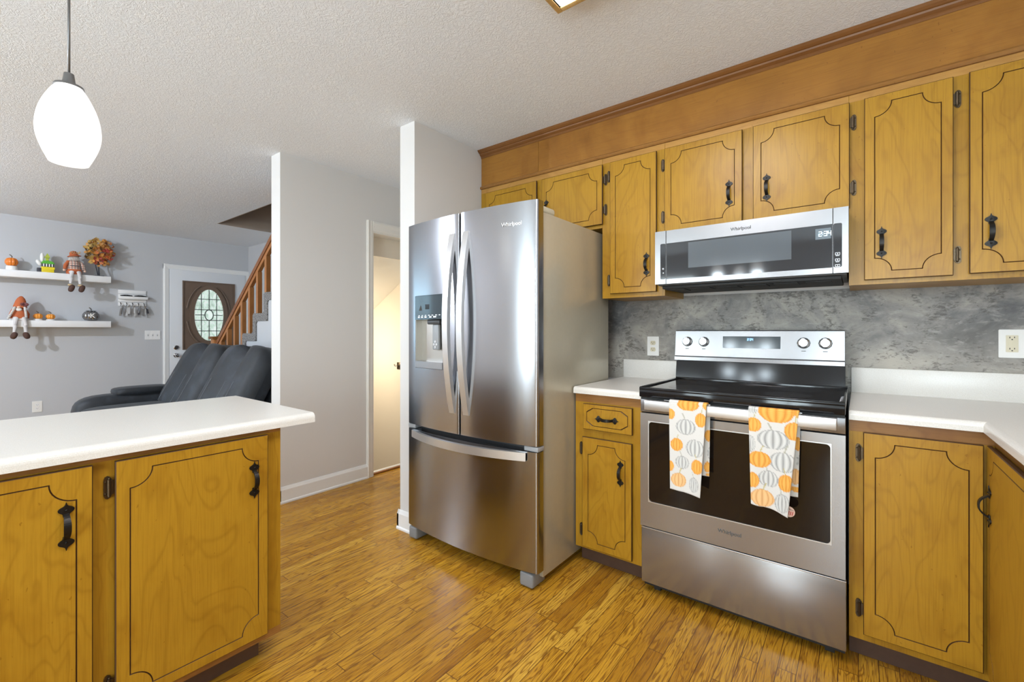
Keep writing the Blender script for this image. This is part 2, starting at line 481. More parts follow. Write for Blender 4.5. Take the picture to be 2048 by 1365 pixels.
def text_obj(name, s, size, origin, right, up, mat, parent, depth=0.0006, label=None, bold=0.0, align='CENTER'):
    cu = bpy.data.curves.new(name, 'FONT'); cu.body = s; cu.size = size; cu.extrude = depth; cu.align_x = align; cu.align_y = 'CENTER'
    cu.offset = bold
    tmp = bpy.data.objects.new(name + '_tmp', cu); COL.objects.link(tmp)
    bpy.context.view_layer.update()
    me = bpy.data.meshes.new_from_object(tmp.evaluated_get(bpy.context.evaluated_depsgraph_get()))
    bpy.data.objects.remove(tmp)
    r = Vector(right).normalized(); u = Vector(up).normalized(); n = r.cross(u)
    M = Matrix((r, u, n)).transposed().to_4x4(); M.translation = Vector(origin) - ORG[parent.name]
    me.transform(M); me.materials.clear(); me.materials.append(mat)
    o = bpy.data.objects.new(name, me); COL.objects.link(o); o.parent = parent; ORG[o.name] = ORG[parent.name]
    if label: o['label'] = label
    return o

def struct(name, mb, mats, parent=None): return mb.obj(name, mats, parent, kind='structure')

# ------------------------------------------------------------------ the setting
CZ = 2.44
XL, XR, YR = -7.15, 0.95, -3.0     # far living-room wall, right kitchen wall, rear wall
YK, YS = 2.655, 2.87               # kitchen wall, wall behind the stairs

mb = MB()
T = -0.12
# floor boards run along Y; the basement stairwell behind the hall doorway stays open
for a in ((XL - .1, XR + .1, YR - .1, 2.08), (XL - .1, -5.05, 2.08, 3.6), (-3.235, XR + .1, 2.08, 3.6), (-5.05, -3.235, 2.87, 3.6)):
    mb.box(a[0], a[1], a[2], a[3], T, 0)
struct('floor', mb, FLOOR)

mb = MB()
for a in ((XL - .1, XR + .1, YR - .1, 2.02), (XL - .1, -5.875, 2.02, YS), (-3.30, XR + .1, 2.02, 3.6)):
    mb.box(a[0], a[1], a[2], a[3], CZ, CZ + .12)
struct('ceiling', mb, CEIL)

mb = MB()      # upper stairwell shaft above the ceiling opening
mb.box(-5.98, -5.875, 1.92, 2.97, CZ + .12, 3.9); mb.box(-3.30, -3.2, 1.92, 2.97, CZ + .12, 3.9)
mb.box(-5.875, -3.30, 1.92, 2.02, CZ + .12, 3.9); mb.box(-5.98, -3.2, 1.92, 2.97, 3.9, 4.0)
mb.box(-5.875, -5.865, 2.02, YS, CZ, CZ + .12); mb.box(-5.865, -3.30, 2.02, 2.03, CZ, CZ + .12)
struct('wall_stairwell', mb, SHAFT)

struct('wall_kitchen', MB().box(-2.205, XR + .1, YK, YK + .1, 0, CZ), PAINT)
struct('wall_fridge', MB().box(-2.205, -2.073, 1.743, YK, 0, CZ), PAINT)
mb = MB()
mb.box(XR, XR + .1, YR, -0.60, 0, CZ).box(XR, XR + .1, 0.60, YK, 0, CZ).box(XR, XR + .1, -0.60, 0.60, 0, 1.15).box(XR, XR + .1, -0.60, 0.60, 2.05, CZ)
struct('wall_right', mb, PAINT)
mb = MB()
mb.box(XL - .1, -3.04, YR - .1, YR, 0, CZ).box(-2.06, -.33, YR - .1, YR, 0, CZ).box(.87, XR + .1, YR - .1, YR, 0, CZ)
mb.box(-3.04, -2.06, YR - .1, YR, 2.09, CZ).box(-3.04, -2.06, YR - .1, YR, 0, 0.15).box(-.33, .87, YR - .1, YR, 0, .48).box(-.33, .87, YR - .1, YR, 2.02, CZ)
struct('wall_rear', mb, PAINT)
mb = MB(); mb.box(XL - .1, XL, YR, -1.72, 0, CZ).box(XL - .1, XL, -.38, YS, 0, CZ).box(XL - .1, XL, -1.72, -.38, 0, .90).box(XL - .1, XL, -1.72, -.38, 2.10, CZ)
struct('wall_living', mb, PAINT_L)
mb = MB(); mb.box(XL - .1, -3.31, YS, YS + .1, -2.2, 3.9)
struct('wall_stairs', mb, [PAINT_L])
# hall wall with the doorway to the basement stairs
mb = MB()
mb.box(-3.30, -3.17, 1.477, 2.218, 0, CZ).box(-3.30, -3.17, 2.218, 2.86, 2.023, CZ).box(-3.30, -3.17, 2.86, 3.6, 0, CZ)
struct('wall_hall', mb, PAINT)
struct('wall_hall_end', MB().box(-3.17, -2.205, 3.5, 3.6, 0, CZ), PAINT)
struct('wall_hall_side', MB().box(-2.205, -2.105, YK + .1, 3.5, 0, CZ), PAINT)
# basement stairwell lining seen through the doorway
struct('wall_basement_side', MB().prism([(-5.15, -2.2), (-3.3195, -2.2), (-3.3195, 1.94), (-5.04, .96), (-5.15, .5)], YS - .012, YS - .001, lambda u, v, d: Vector((u, d, v))), CREAM)
struct('wall_basement_near', MB().box(-5.15, -3.31, 2.045, 2.054, -2.2, -0.002), CREAM)
struct('wall_basement_end', MB().box(-5.15, -5.05, 2.055, YS - .013, -2.2, -0.002), CREAM)
struct('wall_basement_head', MB().box(-3.3195, -3.3005, 2.056, YS - .013, 1.845, 2.40), CREAM)
struct('wall_basement_front', MB().box(-3.31, -3.24, 2.08, YS - .012, -2.2, -0.12), CREAM)

def base_prof(h=0.114, t=0.014):
    return [(0, 0), (t + .006, 0), (t + .006, .010), (t, .018), (t, h - .022), (t - .004, h - .014), (t - .008, h - .004), (t - .010, h), (0, h)]
mb = MB()
mb.prism(base_prof(), 1.463, 2.166, lambda u, v, d: Vector((-3.17 + u, d, v)))
mb.prism(base_prof(), -3.30, -3.156, lambda u, v, d: Vector((d, 1.477 - u, v)))
struct('baseboard_hall', mb, TRIM)
mb = MB()
mb.prism(base_prof(), 1.729, 2.74, lambda u, v, d: Vector((-2.205 - u, d, v)))
mb.prism(base_prof(), -2.219, -2.075, lambda u, v, d: Vector((d, 1.743 - u, v)))
struct('baseboard_column', mb, TRIM)
mb = MB(); mb.prism(base_prof(), YR, 1.83, lambda u, v, d: Vector((XL + u, d, v)))
struct('baseboard_living', mb, TRIM)
mb = MB(); mb.prism(base_prof(), -1.98, XR, lambda u, v, d: Vector((d, YR + u, v)))
struct('baseboard_rear', mb, TRIM)

# doorway casing and jamb (hall)
mb = MB()
prof = [(0, 0), (.058, 0), (.058, .014), (.048, .019), (.030, .012), (.012, .012), (.004, .008), (0, .008)]
mb.prism([(2.224 - u, v) for u, v in prof], 0, 2.103, lambda u, v, d: Vector((-3.17 + v, u, d)))
mb.prism([(2.86 - .006 + u, v) for u, v in prof], 0, 2.103, lambda u, v, d: Vector((-3.17 + v, u, d)))
mb.prism([(2.018 + u * 1.45, v) for u, v in prof], 2.2243, 2.8537, lambda u, v, d: Vector((-3.17 + v, d, u)))
mb.box(-3.30, -3.168, 2.218, 2.232, 0, 2.023).box(-3.30, -3.168, 2.846, 2.86, 0, 2.023).box(-3.30, -3.168, 2.232, 2.846, 2.009, 2.023)
struct('trim_1', mb, plain('white_casing', (0.80, 0.775, 0.73), 0.35))
struct('trim_2', MB().box(-3.245, -3.205, 2.232, 2.846, 0.0, 0.016, .004), TRIM)
struct('trim_3', MB().box(-3.205, -3.185, 2.232, 2.846, 0.0, 0.014, .005), OAKRAIL)
t = thing('strike_plate', (-3.24, 2.232, 0.87), 'small metal strike plate in the jamb of the hall doorway', 'strike plate')
MB().box(-3.262, -3.218, 2.2325, 2.235, 0.83, 0.905, .002).obj('plate', BRONZE, t)
MB().box(-3.246, -3.232, 2.2352, 2.2358, 0.855, 0.88).obj('latch_hole', SLOT, t)
t = thing('stair_rail_bracket', (-3.62, YS - .012, 0.86), 'small metal bracket on the cream wall inside the hall doorway', 'bracket')
MB().box(-3.655, -3.60, YS - .024, YS - .012, 0.815, 0.885, .003).obj('mounting_plate', BRONZE, t)
MB().tube([(-3.63, YS - .02, .85), (-3.63, YS - .06, .85), (-3.63, YS - .075, .87)], .007).obj('arm', CHROME, t)

# windows behind / beside the camera (they light the room; two show in the steel, two are added fill)
def window(n, x0, x1, z0, z1, cols, rows, axis='Y', pos=YR):
    mb = MB(); f = .045
    def bx(a0, a1, c0, c1, d=.03):
        if axis == 'Y': mb.box(a0, a1, pos - .03, pos + d, c0, c1, .003)
        elif axis == 'XL': mb.box(pos - .03, pos + d, a0, a1, c0, c1, .003)
        else: mb.box(pos - d, pos + .03, a0, a1, c0, c1, .003)
    bx(x0 - .07, x0, z0 - .07, z1 + .07); bx(x1, x1 + .07, z0 - .07, z1 + .07); bx(x0, x1, z1, z1 + .07); bx(x0, x1, z0 - .07, z0)
    for i in range(1, cols):
        xx = x0 + (x1 - x0) * i / cols; bx(xx - .03, xx + .03, z0, z1, .05)
    for i in range(1, rows):
        zz = z0 + (z1 - z0) * i / rows; bx(x0, x1, zz - .02, zz + .02, .045)
    struct('window_%d' % n, mb, TRIM)
window(1, -3.04, -2.06, 0.15, 2.09, 1, 1)
window(4, -.33, .87, .48, 2.02, 2, 2)  # added unseen window, placed as a soft fill source
window(2, -1.72, -0.38, 0.90, 2.10, 2, 2, 'XL', XL)
window(3, -0.60, 0.60, 1.15, 2.05, 2, 1, 'X', XR)  # added unseen window for fill from the right

# ------------------------------------------------------------------ wooden soffit, crown, backsplash sheet
t = thing('soffit', (-1.0, 2.335, 2.176), 'brown wooden soffit boards between the upper cabinets and the ceiling', 'soffit')
MB().box(-2.071, -1.595, 2.335, YK - .002, 2.178, 2.40).obj('soffit_board', SOFFIT, t)
MB().box(-1.5935, XR - .001, 2.3355, YK - .002, 2.178, 2.40).obj('soffit_board', SOFFIT, t)
mb = MB(); prof = [(2.335, 2.178), (2.324, 2.178), (2.319, 2.184), (2.321, 2.192), (2.329, 2.200), (2.335, 2.201)]
mb.prism(prof, -2.071, XR - .001, lambda u, v, d: Vector((d, u, v)), smooth=False)
mb.obj('bottom_trim', RAIL, t)
mb = MB(); prof = [(2.345, 2.392), (2.333, 2.392), (2.329, 2.398), (2.329, 2.404), (2.324, 2.407), (2.316, 2.413), (2.314, 2.420), (2.308, 2.422), (2.299, 2.430), (2.292, 2.4395), (2.345, 2.4395)]
mb.prism(prof, -2.071, XR - .001, lambda u, v, d: Vector((d, u, v)))
mb.obj('crown_molding', CROWN, t)

struct('trim_4', MB().box(-2.071, XR - .001, YK - .004, YK - .0005, 0.90, 1.40), CONCRETE)

# ------------------------------------------------------------------ cabinet hardware and doors
def frame_fn(O, U, Nn):
    O, U, Nn = Vector(O), Vector(U), Vector(Nn); Z = Vector((0, 0, 1))
    return lambda u, z, n: O + U * u + Z * z + Nn * n

def pull(fr, u, z, parent, horiz=False, mat=IRON, ln=0.128):
    """forged pull with two spade ends and a bowed strap, centred at (u, z) on the face n = 0"""
    mb = MB()
    half = [(0, .0006), (.004, .0014), (.008, .0030), (.011, .0066), (.0145, .0128), (.0190, .0160), (.0240, .0150), (.028, .0105), (.031, .0072), (.038, .0064)]
    hs_ = []
    for i in range(len(half) - 1):
        p0, p1, p2, p3 = half[max(i - 1, 0)], half[i], half[i + 1], half[min(i + 2, len(half) - 1)]
        for q in range(3):
            f = q / 3; hs_.append(tuple(.5 * (2 * p1[c] + (p2[c] - p0[c]) * f + (2 * p0[c] - 5 * p1[c] + 4 * p2[c] - p3[c]) * f * f + (3 * p1[c] - p0[c] - 3 * p2[c] + p3[c]) * f ** 3) for c in (0, 1)))
    half = hs_ + [half[-1]]
    out = [(a, b) for a, b in half] + [(a, -b) for a, b in half[::-1]]
    def place(a, b, n):      # a along the pull from its centre, b across
        return fr(u + (a if horiz else b), z + (b if horiz else a), n)
    for sgn in (1, -1):
        pts = [(sgn * (ln / 2 - a), b) for a, b in out]
        mb.prism(pts, .0003, .0032, lambda p, q, d: place(p, q, d + .0018 * (1 - min(1, abs(q) / .016))))
        c = sgn * (ln / 2 - .021)
        mb.blob(place(c, 0, .0042), (.0030, .0030, .0030), seg=10)
    pts = []; ws = []
    for i in range(15):
        s = -1 + 2 * i / 14; a = s * (ln / 2 - .031)
        pts.append(place(a, 0, .0035 + .022 * (1 - abs(s) ** 2.6))); ws.append(.011 + .004 * (1 - s * s))
    side = place(0, 1, 0) - place(0, 0, 0)
    mb.ribbon(pts, side, ws, .0042)
    return mb.obj('handle', mat, parent)

def hinge(fr, u, z, parent, side=1, h=.066):
    """surface hinge: pointed leaf on the frame, barrel at the door edge; side = direction away from the door"""
    mb = MB(); w = .0225
    pts = [(u + side * .004, z - h / 2 + .011), (u + side * .009, z - h / 2 + .003), (u + side * .0145, z - h / 2), (u + side * (w - .003), z - h / 2 + .003), (u + side * w, z - h / 2 + .011),
           (u + side * w, z + h / 2 - .011), (u + side * (w - .003), z + h / 2 - .003), (u + side * .0145, z + h / 2), (u + side * .009, z + h / 2 - .003), (u + side * .004, z + h / 2 - .011)]
    mb.prism(pts, .0005, .0045, fr)
    mb.prism([(u + side * .001, z - h * .30), (u + side * .012, z - h * .30), (u + side * .012, z + h * .30), (u + side * .001, z + h * .30)], .0040, .0080, fr)
    c = fr(u + side * .0115, z, .0085)
    mb.tube([c + Vector((0, 0, -h / 2 + .010)), c + Vector((0, 0, h / 2 - .010))], .0046, 10)
    mb.blob(c + Vector((0, 0, h / 2 - .008)), (.0036, .0036, .004), seg=8); mb.blob(c + Vector((0, 0, -h / 2 + .008)), (.0036, .0036, .004), seg=8)
    for s in (-1, 1): mb.blob(fr(u + side * .0185, z + s * .017, .0045), (.0022, .0022, .0022), seg=8)
    return mb.obj('hinge', BRONZE, parent)

def groove_path(a, b, c, d, R, w, n):
    """rectangle a..b x c..d with scooped corners, pushed outwards by w"""
    pts = []
    r = R - w
    k = sqrt(max(1e-9, r * r - w * w))
    a0 = math.atan2(k, -w)   # angle where the arc (corner a,c) meets the line u = a - w
    for cx_, cz_, sx, sz, rev in ((a, c, 1, 1, 0), (b, c, -1, 1, 1), (b, d, -1, -1, 0), (a, d, 1, -1, 1)):
        arc = []
        for i in range(n + 1):
            th0, th1 = a0, pi / 2 - a0
            th = th0 + (th1 - th0) * i / n
            arc.append((cx_ + sx * r * cos(th), cz_ + sz * r * sin(th)))
        if rev: arc = arc[::-1]
        pts += arc
    return pts

def panel_door(name, fr, u0, u1, z0, z1, parent, R=.052, inset=.033, n=9, wood_mat=BIRCH, t=.020, octagon=False, inset_z=None):
    mb = MB(); bb = mb.b
    iz = inset_z or inset
    e = .0022
    def V(u, z, d): return bb.verts.new(fr(u, z, d))
    def rect(g, d): return [V(u0 + g, z0 + g, d), V(u1 - g, z0 + g, d), V(u1 - g, z1 - g, d), V(u0 + g, z1 - g, d)]
    gw, gd = .0017, .0028
    def gp(w):
        if octagon:
            a, b, c, d, k = u0 + inset - w, u1 - inset + w, z0 + iz - w, z1 - iz + w, R
            kk = k - w * .4
            return [(a, c + kk * .62), (a + kk, c), (b - kk, c), (b, c + kk * .62), (b, d - kk * .62), (b - kk, d), (a + kk, d), (a, d - kk * .62)]
        return groove_path(u0 + inset, u1 - inset, z0 + iz, z1 - iz, R, w, n)
    po, pc, pi_ = gp(gw), gp(0), gp(-gw)
    fo = [V(u, z, t) for u, z in po]; fc = [V(u, z, t - gd) for u, z in pc]; fi = [V(u, z, t) for u, z in pi_]
    R0 = rect(e, t)
    allv = R0 + fo
    polys = [[Vector((u0 + e, z0 + e, 0)), Vector((u1 - e, z0 + e, 0)), Vector((u1 - e, z1 - e, 0)), Vector((u0 + e, z1 - e, 0))], [Vector((u, z, 0)) for u, z in po]]
    for tri in tessellate_polygon(polys):
        try: bb.faces.new([allv[k] for k in tri])
        except ValueError: pass
    for tri in tessellate_polygon([[Vector((u, z, 0)) for u, z in pi_]]):
        try: bb.faces.new([fi[k] for k in tri])
        except ValueError: pass
    m = len(po)
    for i in range(m):
        j = (i + 1) % m
        for q in ((fo[i], fo[j], fc[j], fc[i]), (fc[i], fc[j], fi[j], fi[i])):
            f = bb.faces.new(q); f.material_index = 1
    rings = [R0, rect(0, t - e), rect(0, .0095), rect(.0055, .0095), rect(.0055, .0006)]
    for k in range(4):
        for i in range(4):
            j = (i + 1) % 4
            f = bb.faces.new((rings[k][i], rings[k][j], rings[k + 1][j], rings[k + 1][i])); f.material_index = 2  # chamfer ring included, to paint the shaded gap line around the door
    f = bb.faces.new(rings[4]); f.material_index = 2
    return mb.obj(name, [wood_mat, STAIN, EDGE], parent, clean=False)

FU = frame_fn((0, 2.335, 0), (1, 0, 0), (0, -1, 0))      # upper cabinet face
FB = frame_fn((0, 2.040, 0), (1, 0, 0), (0, -1, 0))      # base cabinet face

def upper(name, x0, x1, z0, doors, label, group='upper cabinets along the back wall'):
    t = thing(name, ((x0 + x1) / 2, 2.335, z0), label, 'cabinet', group)
    MB().box(x0, x1, 2.335, YK - .005, z0, 2.1775).obj('carcass', BIRCH, t)
    MB().box(x0 + .001, x1 - .001, 2.3342, 2.336, 2.148, 2.1775).obj('top_rail', RAIL_L, t)
    for a, b, c, d, hs, hu, hz, hh in doors:
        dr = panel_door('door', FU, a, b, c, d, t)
        if hs: 
            for hz_ in hh: hinge(FU, a if hs < 0 else b, hz_, dr, hs)
        if hu is not None: pull(frame_fn((0, 2.315, 0), (1, 0, 0), (0, -1, 0)), hu, hz, dr, mat=IRON)
    return t

upper('wall_cabinet', -2.0715, -1.1535, 1.785, [(-2.015, -1.596, 1.803, 2.141, -1, -1.63, 1.875, (2.02, 1.90)), (-1.555, -1.141 - .004, 1.803, 2.139, 1, -1.520, 1.945, (2.055, 1.885))],
      'short two-door wooden cabinet above the stainless refrigerator', None)
upper('wall_cabinet', -1.1525, -0.797, 1.383, [(-1.098, -0.836, 1.406, 2.141, -1, -0.888, 1.552, (2.068, 1.483))],
      'tall narrow one-door wooden wall cabinet between refrigerator and microwave', None)
upper('wall_cabinet', -0.7965, -0.0315, 1.704, [(-0.793, -0.430, 1.709, 2.142, -1, -0.486, 1.853, (2.062, 1.792)), (-0.385, -0.025 - .004, 1.708, 2.143, 1, -0.329, 1.849, (2.062, 1.792))],
      'short two-door wooden cabinet right above the microwave', None)
upper('wall_cabinet', -0.0310, 0.949, 1.389, [(0.019, 0.279, 1.406, 2.143, 1, 0.073, 1.552, (2.062, 1.483)), (0.321, 0.640, 1.409, 2.145, 1, 0.375, 1.556, (2.062, 1.483))],
      'wide wooden wall cabinet with tall doors right of the microwave', None)

# base cabinets --------------------------------------------------
def base_box(t, x0, x1, wood_mat=BIRCH):
    MB().box(x0, x1, 2.040, YK - .005, .092, .8800).obj('carcass', wood_mat, t)
    MB().box(x0 + .001, x1 - .001, 2.0388, 2.041, .838, .8800).obj('top_rail', RAIL, t)
    MB().box(x0, x1, 2.105, 2.125, 0.001, .092).obj('toe_kick', TOE, t)

FP = frame_fn((0, 2.020, 0), (1, 0, 0), (0, -1, 0))
t = thing('base_cabinet', (-.985, 2.04, 0), 'narrow wooden base cabinet with drawer and door between refrigerator and range', 'cabinet')
base_box(t, -1.158, -0.806)
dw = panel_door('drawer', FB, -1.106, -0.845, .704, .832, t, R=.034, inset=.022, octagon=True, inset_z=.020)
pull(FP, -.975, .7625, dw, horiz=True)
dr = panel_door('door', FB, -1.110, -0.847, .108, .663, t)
pull(FP, -.903, .514, dr); hinge(FB, -1.110, .60, dr, -1); hinge(FB, -1.110, .185, dr, -1)

t = thing('base_cabinet', (.15, 2.04, 0), 'wide one-door wooden base cabinet right of the range', 'cabinet')
base_box(t, -0.027, 0.3395)
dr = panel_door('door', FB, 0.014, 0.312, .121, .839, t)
hinge(FB, .014, .762, dr, -1); hinge(FB, .014, .205, dr, -1)

# run along the right wall
FR = frame_fn((.340, 0, 0), (0, -1, 0), (-1, 0, 0))
t = thing('base_cabinet', (.6, .9, 0), 'wooden base cabinet run turning the corner at the right edge', 'cabinet')
mb = MB(); mb.box(.340, XR - .002, -1.55, 2.039, .092, .8800).obj('carcass', BIRCH, t)
MB().box(.3388, .341, -1.549, 2.039, .838, .8800).obj('top_rail', RAIL_Y, t)
MB().box(.405, .425, -1.54, 2.104, 0.001, .092).obj('toe_kick', TOE, t)
FRP = frame_fn((.320, 0, 0), (0, -1, 0), (-1, 0, 0))
for k in range(4):
    y1 = 2.030 - k * .62
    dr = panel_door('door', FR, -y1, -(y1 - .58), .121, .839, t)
    pull(FRP, -(y1 - .045 if k == 0 else y1 - .535), .66, dr)

# countertops ----------------------------------------------------
def top_prof(depth, th=.033, z=.914, r=.016):
    p = [(depth, z), (depth, z - th), (0.0, z - th)]
    for i in range(7):
        a = i / 6 * pi / 2
        p.append((r - r * cos(a), z - r + r * sin(a)))
    return p
def sweep_top(mb, path, prof, inward):
    """profile (d, z) swept along corner points; inward = per-point offset directions"""
    rings = [[mb.b.verts.new(Vector((p[0] + w[0] * d, p[1] + w[1] * d, z))) for d, z in prof] for p, w in zip(path, inward)]
    n = len(prof)
    for i in range(len(rings) - 1):
        for k in range(n):
            f = mb.b.faces.new((rings[i][k], rings[i][(k + 1) % n], rings[i + 1][(k + 1) % n], rings[i + 1][k])); f.material_index = mb.m
    for rg in (rings[0], rings[-1]): mb.b.faces.new(rg)
t = thing('countertop', (-.98, 2.3, .881), 'short cream laminate countertop between refrigerator and range', 'countertop')
mb = MB(); sweep_top(mb, [(-1.158, 2.015), (-0.800, 2.015)], top_prof(.620), [(0, 1), (0, 1)]); mb.obj('counter_slab', LAM, t)
MB().box(-1.158, -0.800, 2.634, YK - .005, .913, 1.024, .003).obj('backsplash_lip', LAM, t)
t = thing('countertop', (.4, 1.8, .881), 'long L-shaped cream laminate countertop right of the range', 'countertop')
mb = MB(); sweep_top(mb, [(-.027, 2.015), (.310, 2.015), (.310, -1.56)], top_prof(.619), [(0, 1), (1, 1), (1, 0)]); mb.obj('counter_slab', LAM, t)
mb = MB(); mb.box(-.027, XR - .001, 2.633, YK - .005, .913, 1.029, .003); mb.obj('backsplash_lip', LAM, t)
MB().box(XR - .022, XR - .001, -1.55, 2.632, .913, 1.029, .003).obj('backsplash_lip', LAM, t)

# peninsula ------------------------------------------------------
PX = -1.687
FPN = frame_fn((PX, 0, 0), (0, 1, 0), (1, 0, 0)); FPP = frame_fn((PX + .02, 0, 0), (0, 1, 0), (1, 0, 0))
t = thing('peninsula_cabinet', (-1.95, -.2, 0), 'long wooden peninsula cabinet under the cream bar top on the left', 'cabinet')
MB().box(PX - .58, PX, -1.40, .787, .092, .8485).obj('carcass', BIRCH, t)
MB().box(PX - .50, PX - .07, -1.39, .740, .001, .092).obj('toe_kick', TOE, t)
MB().box(PX - .001, PX + .0012, -1.39, .786, .831, .8485).obj('top_rail', RAIL_Y, t)
MB().box(PX - .001, PX + .0015, -1.39, .786, .092, .118).obj('bottom_rail', RAIL_Y, t)
for y0, y1, hy, hs in ((.319, .735, .688, -1), (-.170, .272, .219, -1), (-.66, -.215, -.27, -1), (-1.15, -.70, -.75, -1)):
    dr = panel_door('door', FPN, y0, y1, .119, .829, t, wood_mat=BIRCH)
    pull(FPP, hy, .680, dr)
    hinge(FPN, y0, .755, dr, -1); hinge(FPN, y0, .150 + .04, dr, -1)
t = thing('peninsula_countertop', (-2.02, 0, .849), 'long cream laminate bar top with rounded edge on the left', 'countertop')
mb = MB(); pr = top_prof(.735, th=.036, z=.885, r=.020)
sweep_top(mb, [(-1.655, -1.5), (-1.655, .903)], [(d, z) for d, z in pr], [(-1, 0), (-1, 0)]); mb.obj('counter_slab', LAM, t)

# ------------------------------------------------------------------ refrigerator
FXC = -1.613
def fy(x): return 1.652 + .038 * ((x - FXC) / .455) ** 2
def front_outline(x0, x1, yb, rl, rr, n=14):
    """curved door section in plan: rl / rr = corner radius at the left / right front edge"""
    pts = [(x0, yb)]
    def corner(x, r, sgn):
        out = []
        y = fy(x)
        for i in range(5):
            a = i / 4 * pi / 2
            out.append((x + sgn * (r - r * cos(a)), y + r - r * sin(a)))
        return out
    pts += corner(x0, rl, 1)
    for i in range(1, n): 
        x = x0 + rl + (x1 - x0 - rl - rr) * i / n; pts.append((x, fy(x)))
    pts += corner(x1, rr, -1)[::-1]
    pts.append((x1, yb))
    return pts
zf = lambda u, v, d: Vector((u, v, d))
F = thing('refrigerator', (-1.613, 2.09, 0), 'stainless french-door refrigerator with an ice and water dispenser in its left door', 'refrigerator')
MB().box(-2.066, -1.1655, 1.748, 2.44, .045, 1.757, .004).obj('body', STEEL_S, F)
mb = MB(); mb.box(-2.06, -1.172, 1.738, 1.749, .10, 1.75).obj('door_gasket', DKGREY, F)
mb = MB(); mb.box(-1.99, -1.24, 1.76, 1.80, .03, .10); mb.obj('base_grille', BLACKM, F)
# left door with the dispenser opening
DX0, DX1 = -1.988, -1.742
mb = MB()
ol = front_outline(-2.068, -1.6195, 1.738, .012, .006)
def cut(x0, x1, ya=1.738):
    pts = [(x0, ya), (x0, fy(x0))] + [(x0 + (x1 - x0) * i / 8, fy(x0 + (x1 - x0) * i / 8)) for i in range(1, 8)] + [(x1, fy(x1)), (x1, ya)]
    return pts
mb.prism(ol, .668, .992, zf, True); mb.prism(ol, 1.396, 1.803, zf, True)
lp = [p for p in ol if p[0] < DX0]; lp = lp + [(DX0, fy(DX0)), (DX0, 1.738)]
mb.prism(lp, .992, 1.396, zf, True)
mb.prism(cut(DX1, -1.6255) + [], .992, 1.396, zf, True)
mb.prism([(-1.6255, 1.738), (-1.6255, fy(-1.6255)), (-1.6195, fy(-1.62) + .006), (-1.6195, 1.738)], .992, 1.396, zf)
ld = mb.obj('door', STEEL_F, F, label='left door with the dispenser')
# dispenser
mb = MB(); mb.box(DX0, DX1, 1.722, 1.738, 1.03, 1.262)
mb.box(DX0, DX0 + .004, fy(DX0) + .002, 1.722, 1.03, 1.262); mb.box(DX1 - .004, DX1, fy(DX1) + .004, 1.722, 1.03, 1.262)
mb.obj('dispenser_recess', steel('recess_metal', (0.52, 0.50, 0.46), 0.35, 'Z'), ld)
mb = MB(); pts = [(DX0 + .001, 1.735)] + [(DX0 + .001 + (DX1 - DX0 - .002) * i / 8, fy(DX0 + (DX1 - DX0) * i / 8) - .003) for i in range(9)] + [(DX1 - .001, 1.735)]
mb.prism(pts, 1.262, 1.394, zf, True); mb.obj('control_panel', PANELG, ld)
mb = MB(); mb.prism(pts, .994, 1.03, zf, True); mb.obj('drip_tray', steel('tray_metal', (0.42, 0.42, 0.43), 0.35), ld)
mb = MB(); mb.box(-1.90, -1.80, 1.685, 1.72, 1.235, 1.262, .006).obj('nozzle_housing', DKGREY, ld)
mb = MB(); mb.box(-1.872, -1.822, 1.700, 1.716, 1.095, 1.235, .005)
mb.obj('paddle', GREYPL, ld)
mb = MB()
for k, (dx, dz) in enumerate(((0, 0), (-.010, -.015), (.010, -.015), (0, -.030))):
    c = Vector((-1.847 + dx, 1.6985, 1.140 + dz)); r = .009
    mb.prism([(c.x - r, c.z), (c.x, c.z - r), (c.x + r, c.z), (c.x, c.z + r)], 1.6980, 1.6990, lambda u, v, d: Vector((u, d, v)))
mb.obj('paddle_emblem', LTTXT, ld)
mb = MB()
for i in range(7): 
    x = -1.950 + i * .030; mb.box(x, x + (.020 if i % 3 else .012), fy(x) - .0040, fy(x) - .0022, 1.283, 1.2865)
for x0, w in ((-1.955, .016), (-1.925, .014), (-1.893, .030), (-1.850, .018), (-1.815, .040)): mb.box(x0, x0 + w, fy(x0) - .0046, fy(x0) - .0026, 1.272, 1.279)
mb.obj('panel_icons', ICON, ld)
mb = MB(); mb.box(-1.885, -1.835, fy(-1.86) - .0038, fy(-1.86) - .0024, 1.318, 1.345); mb.obj('panel_display', plain('display_dark', (0.012, 0.02, 0.025), 0.2), ld)
mb = MB(); mb.prism([(-1.945, 1.312), (-1.915, 1.312), (-1.930, 1.340)], fy(-1.93) - .0042, fy(-1.93) - .0026, lambda u, v, d: Vector((u, d, v)))
mb.obj('warning_mark', SLOT, ld)
# right door
mb = MB(); mb.prism(front_outline(-1.6105, -1.158, 1.738, .006, .014), .668, 1.803, zf, True)
rd = mb.obj('door', STEEL_F, F)
text_obj('logo', 'Whirlpool', .026, (-1.292, fy(-1.292) - .0012, 1.703), (1, .16, 0), (0, 0, 1), LTTXT, rd, bold=.0004)
